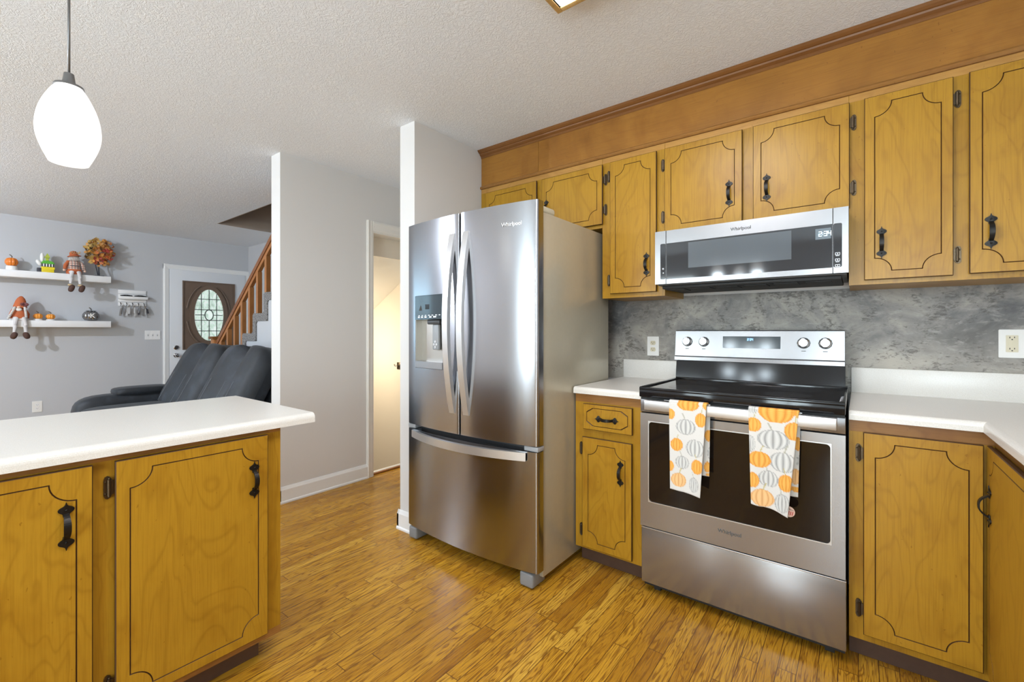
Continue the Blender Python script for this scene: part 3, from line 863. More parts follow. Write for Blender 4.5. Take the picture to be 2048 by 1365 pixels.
# freezer drawer
mb = MB(); mb.prism(front_outline(-2.068, -1.158, 1.738, .012, .014, 22), .085, .640, zf, True)
fd = mb.obj('freezer_drawer', STEEL_F, F)
def vhandle(xc, door):
    mb = MB(); w = .038
    n = 22; z0, z1 = .773, 1.703
    rings = []
    for i in range(n + 1):
        s = -1 + 2 * i / n; z = z0 + (z1 - z0) * i / n
        yf = 1.648 - .052 * (1 - s * s); th = .022
        ybk = min(yf + th, 1.664) if abs(s) > .93 else yf + th
        rings.append([mb.b.verts.new(Vector((xc + a * w / 2, y, z))) for a, y in ((-1, yf), (1, yf), (1, ybk), (-1, ybk))])
    for i in range(n):
        for k in range(4):
            f = mb.b.faces.new((rings[i][k], rings[i][(k + 1) % 4], rings[i + 1][(k + 1) % 4], rings[i + 1][k])); f.smooth = True
    mb.b.faces.new(rings[0][::-1]); mb.b.faces.new(rings[-1])
    for z in (z0 + .02, z1 - .02): mb.box(xc - w / 2 + .003, xc + w / 2 - .003, 1.650, 1.668, z - .02, z + .02)
    mb.obj('handle', STEEL_H, door)
vhandle(-1.668, ld); vhandle(-1.568, rd)
mb = MB(); rings = []; n = 24; x0, x1 = -2.010, -1.212
for i in range(n + 1):
    s = -1 + 2 * i / n; x = x0 + (x1 - x0) * i / n
    yf = fy(x) - .012 - .046 * (1 - s * s)
    rings.append([mb.b.verts.new(Vector((x, y, z))) for y, z in ((yf, .598), (yf, .637), (yf + .02, .637), (yf + .02, .598))])
for i in range(n):
    for k in range(4):
        f = mb.b.faces.new((rings[i][k], rings[i][(k + 1) % 4], rings[i + 1][(k + 1) % 4], rings[i + 1][k])); f.smooth = True
mb.b.faces.new(rings[0][::-1]); mb.b.faces.new(rings[-1])
for x in (x0 + .02, x1 - .02): mb.box(x - .02, x + .02, fy(x) - .006, fy(x) + .01, .601, .634)
mb.obj('handle', STEEL_H, fd)
for x0, x1 in ((-1.236, -1.158), (-2.066, -2.005)):
    MB().box(x0, x1, 1.692, 1.745, .642, .664, .003).obj('center_hinge', GREYPL, F)
    
for x0, x1 in ((-1.262, -1.186), (-2.062, -1.995)):
    MB().box(x0, x1, 1.690, 1.80, .006, .072, .010, 3).obj('foot', plain('foot_grey', (0.22, 0.225, 0.23), 0.4), F)
for x0, x1 in ((-1.235, -1.172), (-2.06, -1.995)):
    MB().box(x0, x1, 1.715, 1.865, 1.7575, 1.792, .012, 3).obj('hinge_cover', plain('hinge_cover_beige', (0.50, 0.46, 0.35), 0.4), F)

# ------------------------------------------------------------------ range
R = thing('range', (-.411, 2.3, 0), 'stainless electric range with a black glass cooktop and two towels on its handle', 'range')
FY = lambda u, v, d: Vector((u, d, v))
MB().box(-.786, -.038, 2.025, 2.60, .028, .906).obj('body', BLACKM, R)
for x in (-.75, -.10):
    MB().box(x, x + .03, 2.05, 2.08, .002, .03).obj('foot', BLACKM, R)
mb = MB(); mb.box(-.790, -.036, 1.969, 2.60, .900, .938, .004)
mb.box(-.790, -.036, 1.969, 1.992, .930, .9445, .003); mb.box(-.790, -.772, 1.972, 2.52, .930, .9465, .003); mb.box(-.054, -.036, 1.972, 2.52, .930, .9465, .003)
mb.box(-.790, -.036, 2.482, 2.53, .930, .950, .004)
ck = mb.obj('cooktop', BLACK, R)
mb = MB(); mb.box(-.771, -.055, 1.993, 2.481, .9378, .9402); mb.obj('glass_surface', GLASSB, ck)
mb = MB()
for x, y, r in ((-.60, 2.13, .105), (-.23, 2.13, .085), (-.60, 2.36, .075), (-.23, 2.36, .105), (-.415, 2.40, .05)):
    mb.lathe([(r, .94025), (r - .0012, .94028), (r - .0012, .9402), (r, .9402), (r, .94025)], (x, y, 0), seg=48)
mb.obj('burner_ring', plain('burner_grey', (0.022, 0.022, 0.024), 0.12), ck)
MB().box(-.788, -.038, 1.992, 2.03, .888, .900).obj('vent_gap', BLACKM, R)
for x0, x1 in ((-.68, -.50), (-.335, -.165)):
    MB().box(x0, x1, 1.978, 1.991, .8895, .8945, .001).obj('vent_strip', CHROME, R)
# backguard
mb = MB(); mb.prism([(2.486, .948), (2.500, 1.038), (2.60, 1.038), (2.60, .948)], -.790, -.046, lambda u, v, d: Vector((d, u, v)))
bgd = mb.obj('backguard', BLACK, R)
mb = MB(); prof = [(2.520, 1.034), (2.516, 1.040), (2.516, 1.058), (2.526, 1.064), (2.541, 1.198), (2.546, 1.203), (2.60, 1.203), (2.60, 1.034)]
mb.prism(prof, -.806, -.049, lambda u, v, d: Vector((d, u, v)))
pn = mb.obj('control_panel', STEEL, R)
tilt = Vector((0, .015, .134)).normalized(); nrm = Vector((0, -tilt.z, tilt.y))
def onp(x, z, off=0.0):   # point on the slanted panel face
    return Vector((x, 2.526 + (z - 1.064) * .015 / .134, z)) + nrm * off
fp = lambda u, v, d: onp(u, v, d)
mb = MB(); mb.prism([(-.562, 1.111), (-.301, 1.111), (-.301, 1.171), (-.562, 1.171)], .0, .0012, fp)
ds = mb.obj('display', PANELG, pn)
SEG = {'2': 'abged', '3': 'abgcd', '4': 'fgbc'}
def digits(name, s, fr, u, z, h, mat, parent):
    mb = MB(); w = h * .52; t_ = h * .115
    for ch in s:
        if ch == ':':
            for zz in (.3, .7): mb.prism([(u - t_ / 2, z + h * zz - t_ / 2), (u + t_ / 2, z + h * zz - t_ / 2), (u + t_ / 2, z + h * zz + t_ / 2), (u - t_ / 2, z + h * zz + t_ / 2)], .0013, .0020, fr)
            u += t_ * 2.2; continue
        S = {'a': (0, h, w, h), 'd': (0, 0, w, 0), 'g': (0, h / 2, w, h / 2), 'f': (0, h / 2, 0, h), 'b': (w, h / 2, w, h), 'e': (0, 0, 0, h / 2), 'c': (w, 0, w, h / 2)}
        for c in SEG[ch]:
            x0, z0, x1, z1 = S[c]; mb.prism([(u + x0 - t_ / 2, z + z0 - t_ / 2), (u + x1 + t_ / 2, z + z0 - t_ / 2), (u + x1 + t_ / 2, z + z1 + t_ / 2), (u + x0 - t_ / 2, z + z1 + t_ / 2)], .0013, .0020, fr)
        u += w + t_ * 2.2
    return mb.obj(name, mat, parent, clean=False)
digits('clock_digits', '2:34', fp, -.447, 1.150, .011, LEDB, ds)
for x in (-.742, -.656, -.206, -.121):
    mb = MB(); Mx = Matrix((Vector((1, 0, 0)), tilt, nrm)).transposed()
    prf = [(.0235, 0), (.0235, .004), (.0205, .006), (.0195, .022), (.0180, .0245), (.001, .025)]
    for r_, h_ in (): pass
    mb.lathe(prf, onp(x, 1.141), seg=32, M=Mx)
    c = onp(x, 1.141, .024); 
    P = lambda a, b, n_: c + Vector((1, 0, 0)) * a + tilt * b + nrm * n_
    pts = [(-.0062, -.0195), (.0062, -.0195), (.0062, .0195), (-.0062, .0195)]
    mb.prism(pts, 0, .010, lambda u, v, d: P(u, v, d))
    mb.obj('knob', plain('knob_metal', (0.72, 0.72, 0.73), 0.22, 1.0), pn)
    MB().lathe([(.0265, .0002), (.0265, .0012), (.0238, .0012), (.0238, .0002)], onp(x, 1.141), seg=32, M=Mx).obj('knob_bezel', DKGREY, pn)
    mb = MB()
    for k in range(9):
        a = radians(-120 + k * 30); q0 = onp(x + .027 * sin(a), 1.141 + .027 * cos(a), .0006)
        mb.box(q0.x - .0012, q0.x + .0012, q0.y - .0004, q0.y + .0004, q0.z - .0012, q0.z + .0012)
    mb.obj('knob_marking', GREYTXT, pn); mb = MB()
    mb.box(x - .009, x + .009, onp(x, 1.103).y - .0012, onp(x, 1.103).y, 1.1015, 1.1045)
    mb.obj('burner_mark', GREYTXT, pn)
MB().box(-.790, -.036, 1.987, 2.024, .831, .888, .002).obj('upper_trim', STEEL, R)
# oven door with a rounded window opening
def rrect(x0, x1, z0, z1, r, n=6):
    p = []
    for cx_, cz_, a0 in ((x1 - r, z1 - r, 0), (x0 + r, z1 - r, 90), (x0 + r, z0 + r, 180), (x1 - r, z0 + r, 270)):
        for i in range(n + 1):
            a = radians(a0 + 90 * i / n); p.append((cx_ + r * cos(a), cz_ + r * sin(a)))
    return p
def plate_with_hole(mb, x0, x1, z0, z1, hole, yf, yb, depth, back=True):
    outer = [(x1, z1), (x0, z1), (x0, z0), (x1, z0)]
    bb = mb.b; V = lambda p, y: bb.verts.new(Vector((p[0], y, p[1])))
    fo = [V(p, yf) for p in outer]; bo = [V(p, yb) for p in outer]; fh = [V(p, yf) for p in hole]; ih = [V(p, yf + depth) for p in hole]
    allv = fo + fh
    for tri in tessellate_polygon([[Vector((p[0], p[1], 0)) for p in outer], [Vector((p[0], p[1], 0)) for p in hole]]):
        try: bb.faces.new([allv[k] for k in tri])
        except ValueError: pass
    for a, c in ((fo, bo), (fh, ih)):
        n = len(a)
        for i in range(n): bb.faces.new((a[i], a[(i + 1) % n], c[(i + 1) % n], c[i]))
    if back: bb.faces.new(bo)
hole = rrect(-.750, -.080, .428, .788, .014)
mb = MB(); plate_with_hole(mb, -.790, -.036, .312, .826, hole, 1.985, 2.024, .004)
od = mb.obj('oven_door', STEEL, R)
mb = MB(); mb.prism(hole, 1.9885, 1.9895, FY); mb.obj('door_window', GLASSB, od)
b2 = MB(); plate_with_hole(b2, -.7535, -.0765, .4245, .7915, hole, 1.9842, 1.986, .002, False)
b2.obj('window_rim', STEEL_H, od)
text_obj('logo', 'Whirlpool', .021, (-.415, 1.9845, .3765), (1, 0, 0), (0, 0, 1), GREYTXT, od, bold=.0004)
# handle bar
mb = MB(); mb.box(-.752, -.060, 1.930, 1.952, .850, .893, .003); mb.box(-.752, -.715, 1.950, 1.988, .853, .889, .002); mb.box(-.097, -.060, 1.950, 1.988, .853, .889, .002)
mb.obj('door_handle', STEEL_H, od)
mb = MB(); mb.box(-.790, -.034, 1.998, 2.03, .050, .300, .003); dd = mb.obj('storage_drawer', STEEL, R)
mb = MB(); mb.box(-.790, -.034, 1.9965, 2.0, .2975, .3025, .001); mb.obj('drawer_lip', STEEL_H, dd)
MB().box(-.785, -.04, 2.01, 2.03, .300, .314).obj('drawer_gap', BLACKM, R)

# ------------------------------------------------------------------ towels over the oven handle
def lerp(a, b, t): return a + (b - a) * t
OR1, OR2, OR3 = (0.74, 0.30, 0.030), (0.60, 0.19, 0.020), (0.86, 0.46, 0.10)
PAL = (0.78, 0.42, 0.16)
BG = (0.68, 0.665, 0.63)
def pumpkin_color(u, v, kind):
    """colour inside a unit pumpkin ellipse at (u, v); None outside"""
    d = u * u + v * v
    lobes = 1 - .05 * (1 - abs(cos(3.2 * math.atan2(v, u))))
    if d > lobes: return None
    x = u / max(.15, sqrt(max(1e-4, 1 - v * v * .95)))
    ph = math.asin(max(-1, min(1, x))) * 3.0 / 1.57
    rib = abs(ph - round(ph))          # 0 at the ridge of a line
    line = exp(-(rib / .10) ** 2)
    shade = .5 + .5 * cos(2 * pi * ph)
    if kind == 'w':
        base = [lerp(.40, .68, (1 - shade) ** .6) * k for k in (1, 1, .96)]
        edge = exp(-((d - .93) / .06) ** 2)
        k = max(line * .5, edge * .6)
        return tuple(lerp(c, .18, k) for c in base)
    c0, c1 = (OR3, OR1) if kind == 'o' else ((0.85, 0.55, 0.26), PAL)
    col = [lerp(a, b, shade * .7 + .3 * d) for a, b in zip(c0, c1)]
    k = max(line * .6, .5 * exp(-((d - .95) / .05) ** 2))
    return tuple(lerp(c, e, k) for c, e in zip(col, OR2 if kind == 'o' else (0.50, 0.22, 0.06)))
def towel_color(x, z, pumpkins):
    for cx_, cz_, rx, rz, kind, stem in pumpkins:
        u, v = (x - cx_) / rx, (z - cz_) / rz
        c = pumpkin_color(u, v, kind)
        if c: return c
        if stem:
            su = u - .10 * stem - stem * .35 * max(0, v - .95) ** 1.5
            if .85 < v < 1.75 and abs(su) < .055: return (0.42, 0.41, 0.33) if kind == 'w' else (0.50, 0.42, 0.16)
    return BG

def flap(mb, cols, xl0, xl1, xr0, xr1, z_top, zb, y0, dy, pumpkins, ny=110, nx=46):
    """hanging cloth sheet: left/right edges from top to bottom, zb(s) = bottom height, y0 = plane"""
    bb = mb.b; g = []
    for j in range(ny + 1):
        row = []
        for i in range(nx + 1):
            s = i / nx; t_ = j / ny
            zt = lerp(z_top, zb(s), t_)
            x = lerp(lerp(xl0, xl1, t_), lerp(xr0, xr1, t_), s)
            y = y0 + dy * (.35 + .65 * t_) * (.5 * sin(s * 5.2 + .6) + .5 * sin(s * 9 + 2 + t_ * 1.5)) - .004 * t_
            row.append((bb.verts.new(Vector((x, y, zt))), towel_color(x, zt, pumpkins)))
        g.append(row)
    for j in range(ny):
        for i in range(nx):
            q = (g[j][i], g[j][i + 1], g[j + 1][i + 1], g[j + 1][i])
            f = bb.faces.new([a[0] for a in q]); f.smooth = True
            for lp_, a in zip(f.loops, q): lp_[cols] = (*a[1], 1)
    return g

def zoomp(px, py):   # a mark read off the towel print, turned into a place on the cloth (plane y = 1.92)
    l = (px - 1024) / 897; u = (662 - py) / 897; S_, C_ = sin(radians(37.68)), cos(radians(37.68))
    k = 1.92 / (C_ + l * S_)
    return k * (-S_ + l * C_), 1.2 + k * u
def P(zx, zy, rx, ry, kind, stem=0):
    x, z = zoomp(1320 + zx / 4.873, 780 + zy / 4.873)
    return (x, z, rx / 4.873 * .00203, ry / 4.873 * .00196, kind, stem)

def towel(name, label, front, back, z_top, pf, pb):
    t = thing(name, ((front[0] + front[2]) / 2, 1.93, z_top), label, 'dish towel', 'pumpkin dish towels on the oven handle')
    mb = MB(); cols = mb.b.loops.layers.float_color.new('Col')
    xl0, xl1, xr0, xr1, zb = front
    flap(mb, cols, xl0, xl1, xr0, xr1, z_top - .006, zb, 1.9245, .004, pf)
    # over the bar
    bb = mb.b; n = 7; prev = None
    for k in range(n + 1):
        a = pi * k / n; y = 1.941 - .0165 * cos(a); z = z_top - .006 + .0085 * sin(a)
        row = [bb.verts.new(Vector((lerp(xl0, xr0, i / 46), y, z))) for i in range(47)]
        if prev:
            for i in range(46):
                f = bb.faces.new((prev[i], prev[i + 1], row[i + 1], row[i])); f.smooth = True
                for lp_ in f.loops: lp_[cols] = (*towel_color(lp_.vert.co.x, z_top - .004, pf), 1)
        prev = row
    o = mb.obj('front_flap', CLOTH, t)
    sm = o.modifiers.new('thickness', 'SOLIDIFY'); sm.thickness = .0016; sm.offset = 0
    mb = MB(); cols = mb.b.loops.layers.float_color.new('Col')
    xl0, xl1, xr0, xr1, zb = back
    flap(mb, cols, xl0, xl1, xr0, xr1, z_top - .006, zb, 1.9600, .003, pb, ny=80, nx=40)
    o = mb.obj('back_flap', CLOTH, t)
    sm = o.modifiers.new('thickness', 'SOLIDIFY'); sm.thickness = .0016; sm.offset = 0
    return t
pa = [P(270, 150, 105, 62, 'o'), P(95, 235, 50, 58, 'o'), P(395, 300, 55, 72, 'o', 1), P(160, 535, 62, 68, 'o', 1), P(100, 740, 36, 55, 'o'), P(360, 755, 55, 75, 'o', -1),
      P(180, 880, 76, 72, 'p', 1), P(248, 365, 97, 80, 'w', -1), P(340, 575, 88, 90, 'w'), P(215, 710, 68, 66, 'w', -1), P(330, 930, 45, 76, 'w', -1), P(445, 160, 30, 40, 'o')]
pa2 = [P(452, 465, 40, 60, 'o'), P(440, 775, 32, 55, 'o', 1), P(445, 850, 20, 16, 'o'), P(470, 640, 30, 60, 'w')]
ta = towel('dish_towel', 'narrower pumpkin-print towel hanging on the left half of the oven handle',
           (-.640, -.634, -.488, -.512, lambda s: .527 + .002 * cos(s * 8) - .018 * max(0, s - .45) * 1.2),
           (-.620, -.615, -.482, -.485, lambda s: .600), .902, pa, pa2)
pb = [P(1130, 215, 142, 108, 'o'), P(905, 340, 68, 68, 'o', 1), P(1305, 410, 75, 82, 'o', 1), P(965, 680, 95, 76, 'o', 1), P(900, 878, 58, 72, 'o'), P(1228, 915, 60, 80, 'o', -1),
      P(995, 1055, 98, 82, 'p', 1), P(1100, 490, 128, 90, 'w', -1), P(878, 525, 42, 78, 'w'), P(1200, 712, 108, 92, 'w', 1), P(1055, 870, 82, 76, 'w', -1), P(1190, 1110, 58, 86, 'w', -1), P(895, 200, 42, 28, 'w'), P(1350, 240, 30, 40, 'o')]
pb2 = [P(1332, 548, 38, 62, 'o'), P(1310, 872, 46, 72, 'p'), P(1312, 995, 44, 26, 'o'), P(1352, 720, 28, 50, 'w')]
tb = towel('dish_towel', 'wider pumpkin-print towel with a round tag, on the right of the oven handle',
           (-.336, -.326, -.171, -.205, lambda s: .537 - .004 * sin(s * 7) - .034 * max(0, s - .35)),
           (-.315, -.310, -.168, -.176, lambda s: .585), .905, pb, pb2)
# round hang tag below the right corner of the second towel
mb = MB(); mb.lathe([(.0001, 0), (.0195, 0), (.0200, .0005), (.0195, .001), (.0001, .001)], (-.203, 1.9285, .534), axis='Y', seg=32)
tg = mb.obj('round_tag', plain('tag_card', (0.62, 0.42, 0.33), 0.6), tb, label='round printed hang tag')
mb = MB()
for k in range(4):
    x = -.212 + k * .006; mb.prism([(x, .522), (x + .003, .522), (x + .006, .536), (x + .003, .536)], 1.9276, 1.9283, FY)
mb.obj('tag_stripes', plain('tag_red', (0.40, 0.05, 0.04), 0.6), tg)
text_obj('tag_lettering', 'AMERICA', .0062, (-.200, 1.9279, .5435), (1, 0, -.25), (.25, 0, 1), SLOT, tg)

# ------------------------------------------------------------------ microwave
Mw = thing('microwave', (-.4225, 2.45, 1.43), 'slim stainless over-the-range microwave with a clock, below the short cabinets', 'microwave')
mb = MB(); mb.box(-.808, -.037, 2.262, YK - .006, 1.428, 1.7025, .003).obj('body', plain('microwave_body', (0.06, 0.06, 0.06), 0.5), Mw)
mb = MB(); mb.box(-.790, -.055, 2.275, 2.62, 1.412, 1.428, .003)
for i in range(6): mb.box(-.78 + .12 * i, -.69 + .12 * i, 2.30, 2.42, 1.409, 1.412)
mb.box(-.55, -.27, 2.255, 2.262, 1.4165, 1.4200)
mb.obj('bottom_grille', BLACKM, Mw)
def face(x0, x1, z0, z1, gx0, gx1, name, mat=STEEL):
    mb = MB(); w = []
    if gx0 is not None:
        hole = rrect(gx0, gx1, 1.457, 1.635, .0015 if name == 'door' else .006, 3)
        plate_with_hole(mb, x0, x1, z0, z1, hole, 2.238, 2.262, .003)
        o = mb.obj(name, mat, Mw)
        mb = MB(); mb.prism(hole, 2.2405, 2.2412, FY)
        g = mb.obj('glass', GLASSM, o)
        return o, g
o, g = face(-.757, -.0835, 1.434, 1.6985, -.7565, -.084, 'door')
mb = MB(); mb.box(-.652, -.226, 2.2395, 2.2404, 1.505, 1.628); mb.obj('window_screen', SCREEN, g)
mb = MB(); mb.box(-.141, -.0885, 2.2392, 2.2404, 1.577, 1.621); dsp = mb.obj('display', plain('clock_screen', (0.13, 0.165, 0.19), 0.25), g)
digits('clock_digits', '2:34', lambda u, v, d: Vector((u, 2.2392 - d + .001, v)), -.1290, 1.590, .0175, LED, dsp)
text_obj('logo', 'Whirlpool', .020, (-.4215, 2.2376, 1.6635), (1, 0, 0), (0, 0, 1), GREYTXT, o, bold=.0004)
MB().box(-.7600, -.7568, 2.2388, 2.245, 1.4345, 1.698).obj('door_seam', BLACKM, Mw); MB().box(-.0838, -.0808, 2.2388, 2.245, 1.4345, 1.698).obj('door_seam', BLACKM, Mw)
face(-.814, -.7605, 1.434, 1.6985, -.787, -.7608, 'end_panel'); _, g2 = face(-.0805, -.031, 1.434, 1.6985, -.0802, -.052, 'end_panel')
mb = MB()
def ic(x, z, w, h, t_=.0012):
    for a in ((x - w, x + w, z + h - t_, z + h), (x - w, x + w, z - h, z - h + t_), (x - w, x - w + t_, z - h, z + h), (x + w - t_, x + w, z - h, z + h)):
        mb.box(a[0], a[1], 2.2392, 2.2404, a[2], a[3])
for z in (1.512, 1.487, 1.464): ic(-.0665, z, .0078, .0048); mb.box(-.0680, -.0650, 2.2392, 2.2404, z - .0015, z + .0015)
for z in (1.504, 1.479): mb.box(-.0725, -.0605, 2.2392, 2.2404, z - .0008, z + .0004)
mb.obj('touch_icons', ICON, g2)
mb = MB(); ic(-.774, 1.510, .0032, .0032, .001); mb.prism([(-.777, 1.489), (-.771, 1.486), (-.771, 1.492)], 2.2392, 2.2404, FY)
mb.obj('touch_icons', ICON, o)

# ------------------------------------------------------------------ outlets and switches
def outlet(label, c, horiz, out, mat_body, gfci=False, w=.070, h=.115):
    """duplex outlet; c = centre on the wall, horiz / out = unit vectors"""
    hx, n = Vector(horiz), Vector(out); Z = Vector((0, 0, 1)); c = Vector(c)
    t = thing('outlet', c, label, 'outlet')
    def bx(mb, a0, a1, z0, z1, d0, d1, bev=0.0):
        q = bmesh.new(); bmesh.ops.create_cube(q, size=1)
        if bev: pass
        for v in q.verts:
            a = lerp(a0, a1, v.co.x + .5); d = lerp(d0, d1, v.co.y + .5); z = lerp(z0, z1, v.co.z + .5)
            v.co = c + hx * a + n * d + Z * z
        mb._merge(q)
    mb = MB(); fr_ = lambda u, v, d: c + hx * u + Z * v + n * d
    mb.prism(rrect(-w / 2, w / 2, -h / 2, h / 2, .004, 3), .0005, .004, fr_)
    mb.prism(rrect(-w / 2 + .002, w / 2 - .002, -h / 2 + .002, h / 2 - .002, .004, 3), .004, .0055, fr_)
    mb.obj('cover_plate', PLATEW, t)
    if gfci:
        mb = MB(); mb.prism(rrect(-.017, .017, -.034, .034, .002, 3), .0055, .0075, fr_); rc = mb.obj('receptacle', mat_body, t)
        for k, (m_, x0) in enumerate(((IVORY, -.010), (IVORY, .001))):
            mb = MB(); bx(mb, x0, x0 + .009, -.004, .004, .0075, .0085); mb.obj('test_button', m_, rc)
    for s in (-1, 1):
        if not gfci:
            mb = MB(); o_ = [(.0165 * cos(radians(a)), s * .0195 + max(-.0125, min(.0125, .0165 * sin(radians(a))))) for a in range(0, 360, 15)]
            mb.prism(o_, .0055, .0075, fr_); rc = mb.obj('receptacle', mat_body, t)
        zc_ = s * (.0225 if gfci else .0195)
        for a0, a1, z0, z1 in ((-.0075, -.0052, -.001, .006), (.0052, .0075, 0, .006), (-.002, .002, -.0075, -.0035)):
            mb = MB(); bx(mb, a0, a1, zc_ + z0, zc_ + z1, .0075, .0081); mb.obj('slot', SLOT, rc)
    return t
outlet('ivory double outlet in a white plate left of the range backguard', (-.975, YK - .004, 1.108), (1, 0, 0), (0, -1, 0), IVORY)
outlet('square outlet with test buttons in a white plate on the right backsplash', (.487, YK - .004, 1.148), (1, 0, 0), (0, -1, 0), IVORY, gfci=True, w=.074, h=.114)
outlet('white outlet low on the grey living room wall behind the sofa', (XL, .712, .365), (0, 1, 0), (1, 0, 0), WHITE, w=.078, h=.122)
t = thing('switch_plate', (XL, 1.730, 1.145), 'white three-switch plate on the living room wall beside the front door', 'light switch')
frx = lambda u, v, d: Vector((XL + d, u, v))
MB().prism(rrect(1.652, 1.811, 1.088, 1.203, .004, 3), .0005, .006, frx).obj('cover_plate', WHITE, t)
for y in (1.684, 1.7315, 1.779):
    sw = MB().prism(rrect(y - .005, y + .005, 1.133, 1.157, .001, 2), .006, .0075, frx).obj('switch', GREYPL, t)
    MB().box(XL + .0075, XL + .016, y - .0035, y + .0035, 1.146, 1.153, .001).obj('toggle', WHITE, sw)

# ------------------------------------------------------------------ pendant lamp above the peninsula
t = thing('pendant_lamp', (-2.02, .272, 1.735), 'white egg-shaped glass pendant lamp hanging from a dark rod above the bar top', 'pendant lamp')
def shade_mat():
    m, nt, b = new_mat('alabaster_shade')
    n = noise(nt, coords(nt), 22, 4, 0.6, 0.8)
    c = ramp(nt, n, [(0.3, (1.0, 0.99, 0.97)), (0.62, (1.0, 1.0, 0.99)), (0.78, (0.72, 0.70, 0.66))])
    L(nt, c.outputs[0], b.inputs['Base Color']); L(nt, c.outputs[0], b.inputs['Emission Color'])
    b.inputs['Emission Strength'].default_value = 1.15; b.inputs['Roughness'].default_value = 0.3
    return m
px_, py_ = -2.02, .272
prof = []
for i in range(25):
    s = i / 24; z = 1.742 + (1.990 - 1.742) * s
    r = .048 + (.0785 - .048) * sin(min(1, s / .42) * pi / 2) if s < .42 else .026 + (.0785 - .026) * cos((s - .42) / .58 * pi / 2 * .97) ** .8
    prof.append((r, z - 1.735))
inner = [(max(.004, r - .004), z + (.001 if i else 0)) for i, (r, z) in enumerate(prof)][::-1]
mb = MB(); mb.lathe(prof, (px_, py_, 1.735), seg=48)
sh = mb.obj('lamp_shade', shade_mat(), t)
sm = sh.modifiers.new('thickness', 'SOLIDIFY'); sm.thickness = .004
NICKEL = plain('brushed_nickel_dark', (0.19, 0.19, 0.19), 0.4, 0.8)
MB().lathe([(.0005, .262), (.038, .250), (.036, .257), (.018, .264), (.0155, .272), (.0125, .296), (.006, .297)], (px_, py_, 1.735), seg=32).obj('socket_cap', NICKEL, t)
MB().tube([(px_, py_, 2.03), (px_, py_, CZ - .015)], .0035, 10).obj('rod', NICKEL, t)
MB().lathe([(.0005, -.002), (.058, -.002), (.060, -.012), (.045, -.026), (.012, -.032), (.001, -.033)], (px_, py_, CZ), seg=32).obj('ceiling_canopy', NICKEL, t)
lt = point('pendant_bulb', (px_, py_, 1.80), 9, (1.0, 0.93, 0.84), .03)

# ------------------------------------------------------------------ framed fluorescent fixture on the kitchen ceiling
t = thing('ceiling_light', (-.59, .83, CZ), 'large rectangular ceiling light in a golden wood frame at the top edge', 'ceiling light')
LX0, LX1, LY0, LY1 = -.895, -.285, .22, 1.443
FRM = wood('fixture_oak', (0.70, 0.48, 0.20), (0.60, 0.40, 0.15), (0.30, 0.15, 0.04), axis='Y')
mb = MB()
mb.box(LX0, LX0 + .022, LY0, LY1, 2.392, CZ - .001, .003); mb.box(LX1 - .022, LX1, LY0, LY1, 2.392, CZ - .001, .003)
mb.box(LX0 + .022, LX1 - .022, LY1 - .022, LY1, 2.392, CZ - .001, .003); mb.box(LX0 + .022, LX1 - .022, LY0, LY0 + .022, 2.392, CZ - .001, .003)
mb.obj('frame', FRM, t)
MB().box(LX0 + .022, LX1 - .022, LY0 + .022, LY1 - .022, 2.402, 2.408).obj('diffuser', emis('diffuser_glow', (0.97, 0.96, 1.0), 12.9), t)

# ------------------------------------------------------------------ living room: stairs
t = thing('staircase', (-4.8, 2.4, 0), 'grey carpeted staircase with brown wooden railing behind the sofa', 'stairs')
RISE, RUN = .2025, .25
X0S, Z0S = -5.120, 1.173        # nosing of one tread; steps rise towards +x
prof = []
steps = [(X0S + RUN * k, Z0S + RISE * k) for k in range(-5, 7)]
top = [(steps[0][0] + .01, .002)]
for x, z in steps: top += [(x + .012, z - .035), (x - .012, z - .028), (x - .014, z - .008), (x, z), (x + RUN + .010, z)]
top = [p for p in top if p[0] < -3.315 or p[0] == top[0][0]]
under = [(-3.32, top[-1][1] - .45), (-3.32 - 1.7, top[-1][1] - .45 - 1.19)]
bodyp = top + [(-3.321, top[-1][1]), (-3.321, 1.905), (-5.04, .925), (-5.10, .5), (-5.16, .002)]
mb = MB(); mb.prism(bodyp, 2.055, YS - .014, lambda u, v, d: Vector((u, d, v)))
mb.obj('carpet_steps', CARPET, t)
mb = MB(); mb.prism([(-5.04, .866), (-3.32, 1.846), (-3.32, 1.904), (-5.04, .924)], 2.056, YS - .014, lambda u, v, d: Vector((u, d, v)))
mb.obj('sloped_underside', paint('cream_texture', (0.82, 0.77, 0.68), bs=0.9), t)
# carpet wrapped over the open side of the steps
def offset_steps(dz):
    o = []
    for x, z in steps:
        if x > -3.6: break
        o += [(x + .030 + dz, z - .05), (x - .014, z - .028), (x - .014, z - .006), (x, z)] if False else [(x - .014, z - .001), (x + RUN - .014, z - .001)]
    return o
outer = []; inner_ = []
for x, z in steps:
    if x > -3.60: break
    outer += [(x - .014, z), (x + RUN - .014, z)]
    inner_ += [(x + .058, z - .078), (x + RUN + .058, z - .078)]
pts = outer + [(outer[-1][0] + .072, outer[-1][1] - .078)] + inner_[::-1][1:] + [(inner_[0][0], .002), (outer[0][0], .002)]
mb = MB(); mb.prism(pts, 2.000, 2.054, lambda u, v, d: Vector((u, d, v)))
bmesh.ops.bevel(mb.b, geom=[e for e in mb.b.edges if abs(e.verts[0].co.y - e.verts[1].co.y) > .01], offset=.014, segments=2, affect='EDGES')
mb.obj('carpet_edge', CARPET, t)
sk = [(inner_[0][0], .002)] + inner_ + [(inner_[-1][0], .002)]
mb = MB(); mb.prism(sk, 2.012, 2.052, lambda u, v, d: Vector((u, d, v))); mb.obj('skirt_panel', PAINT_L, t)
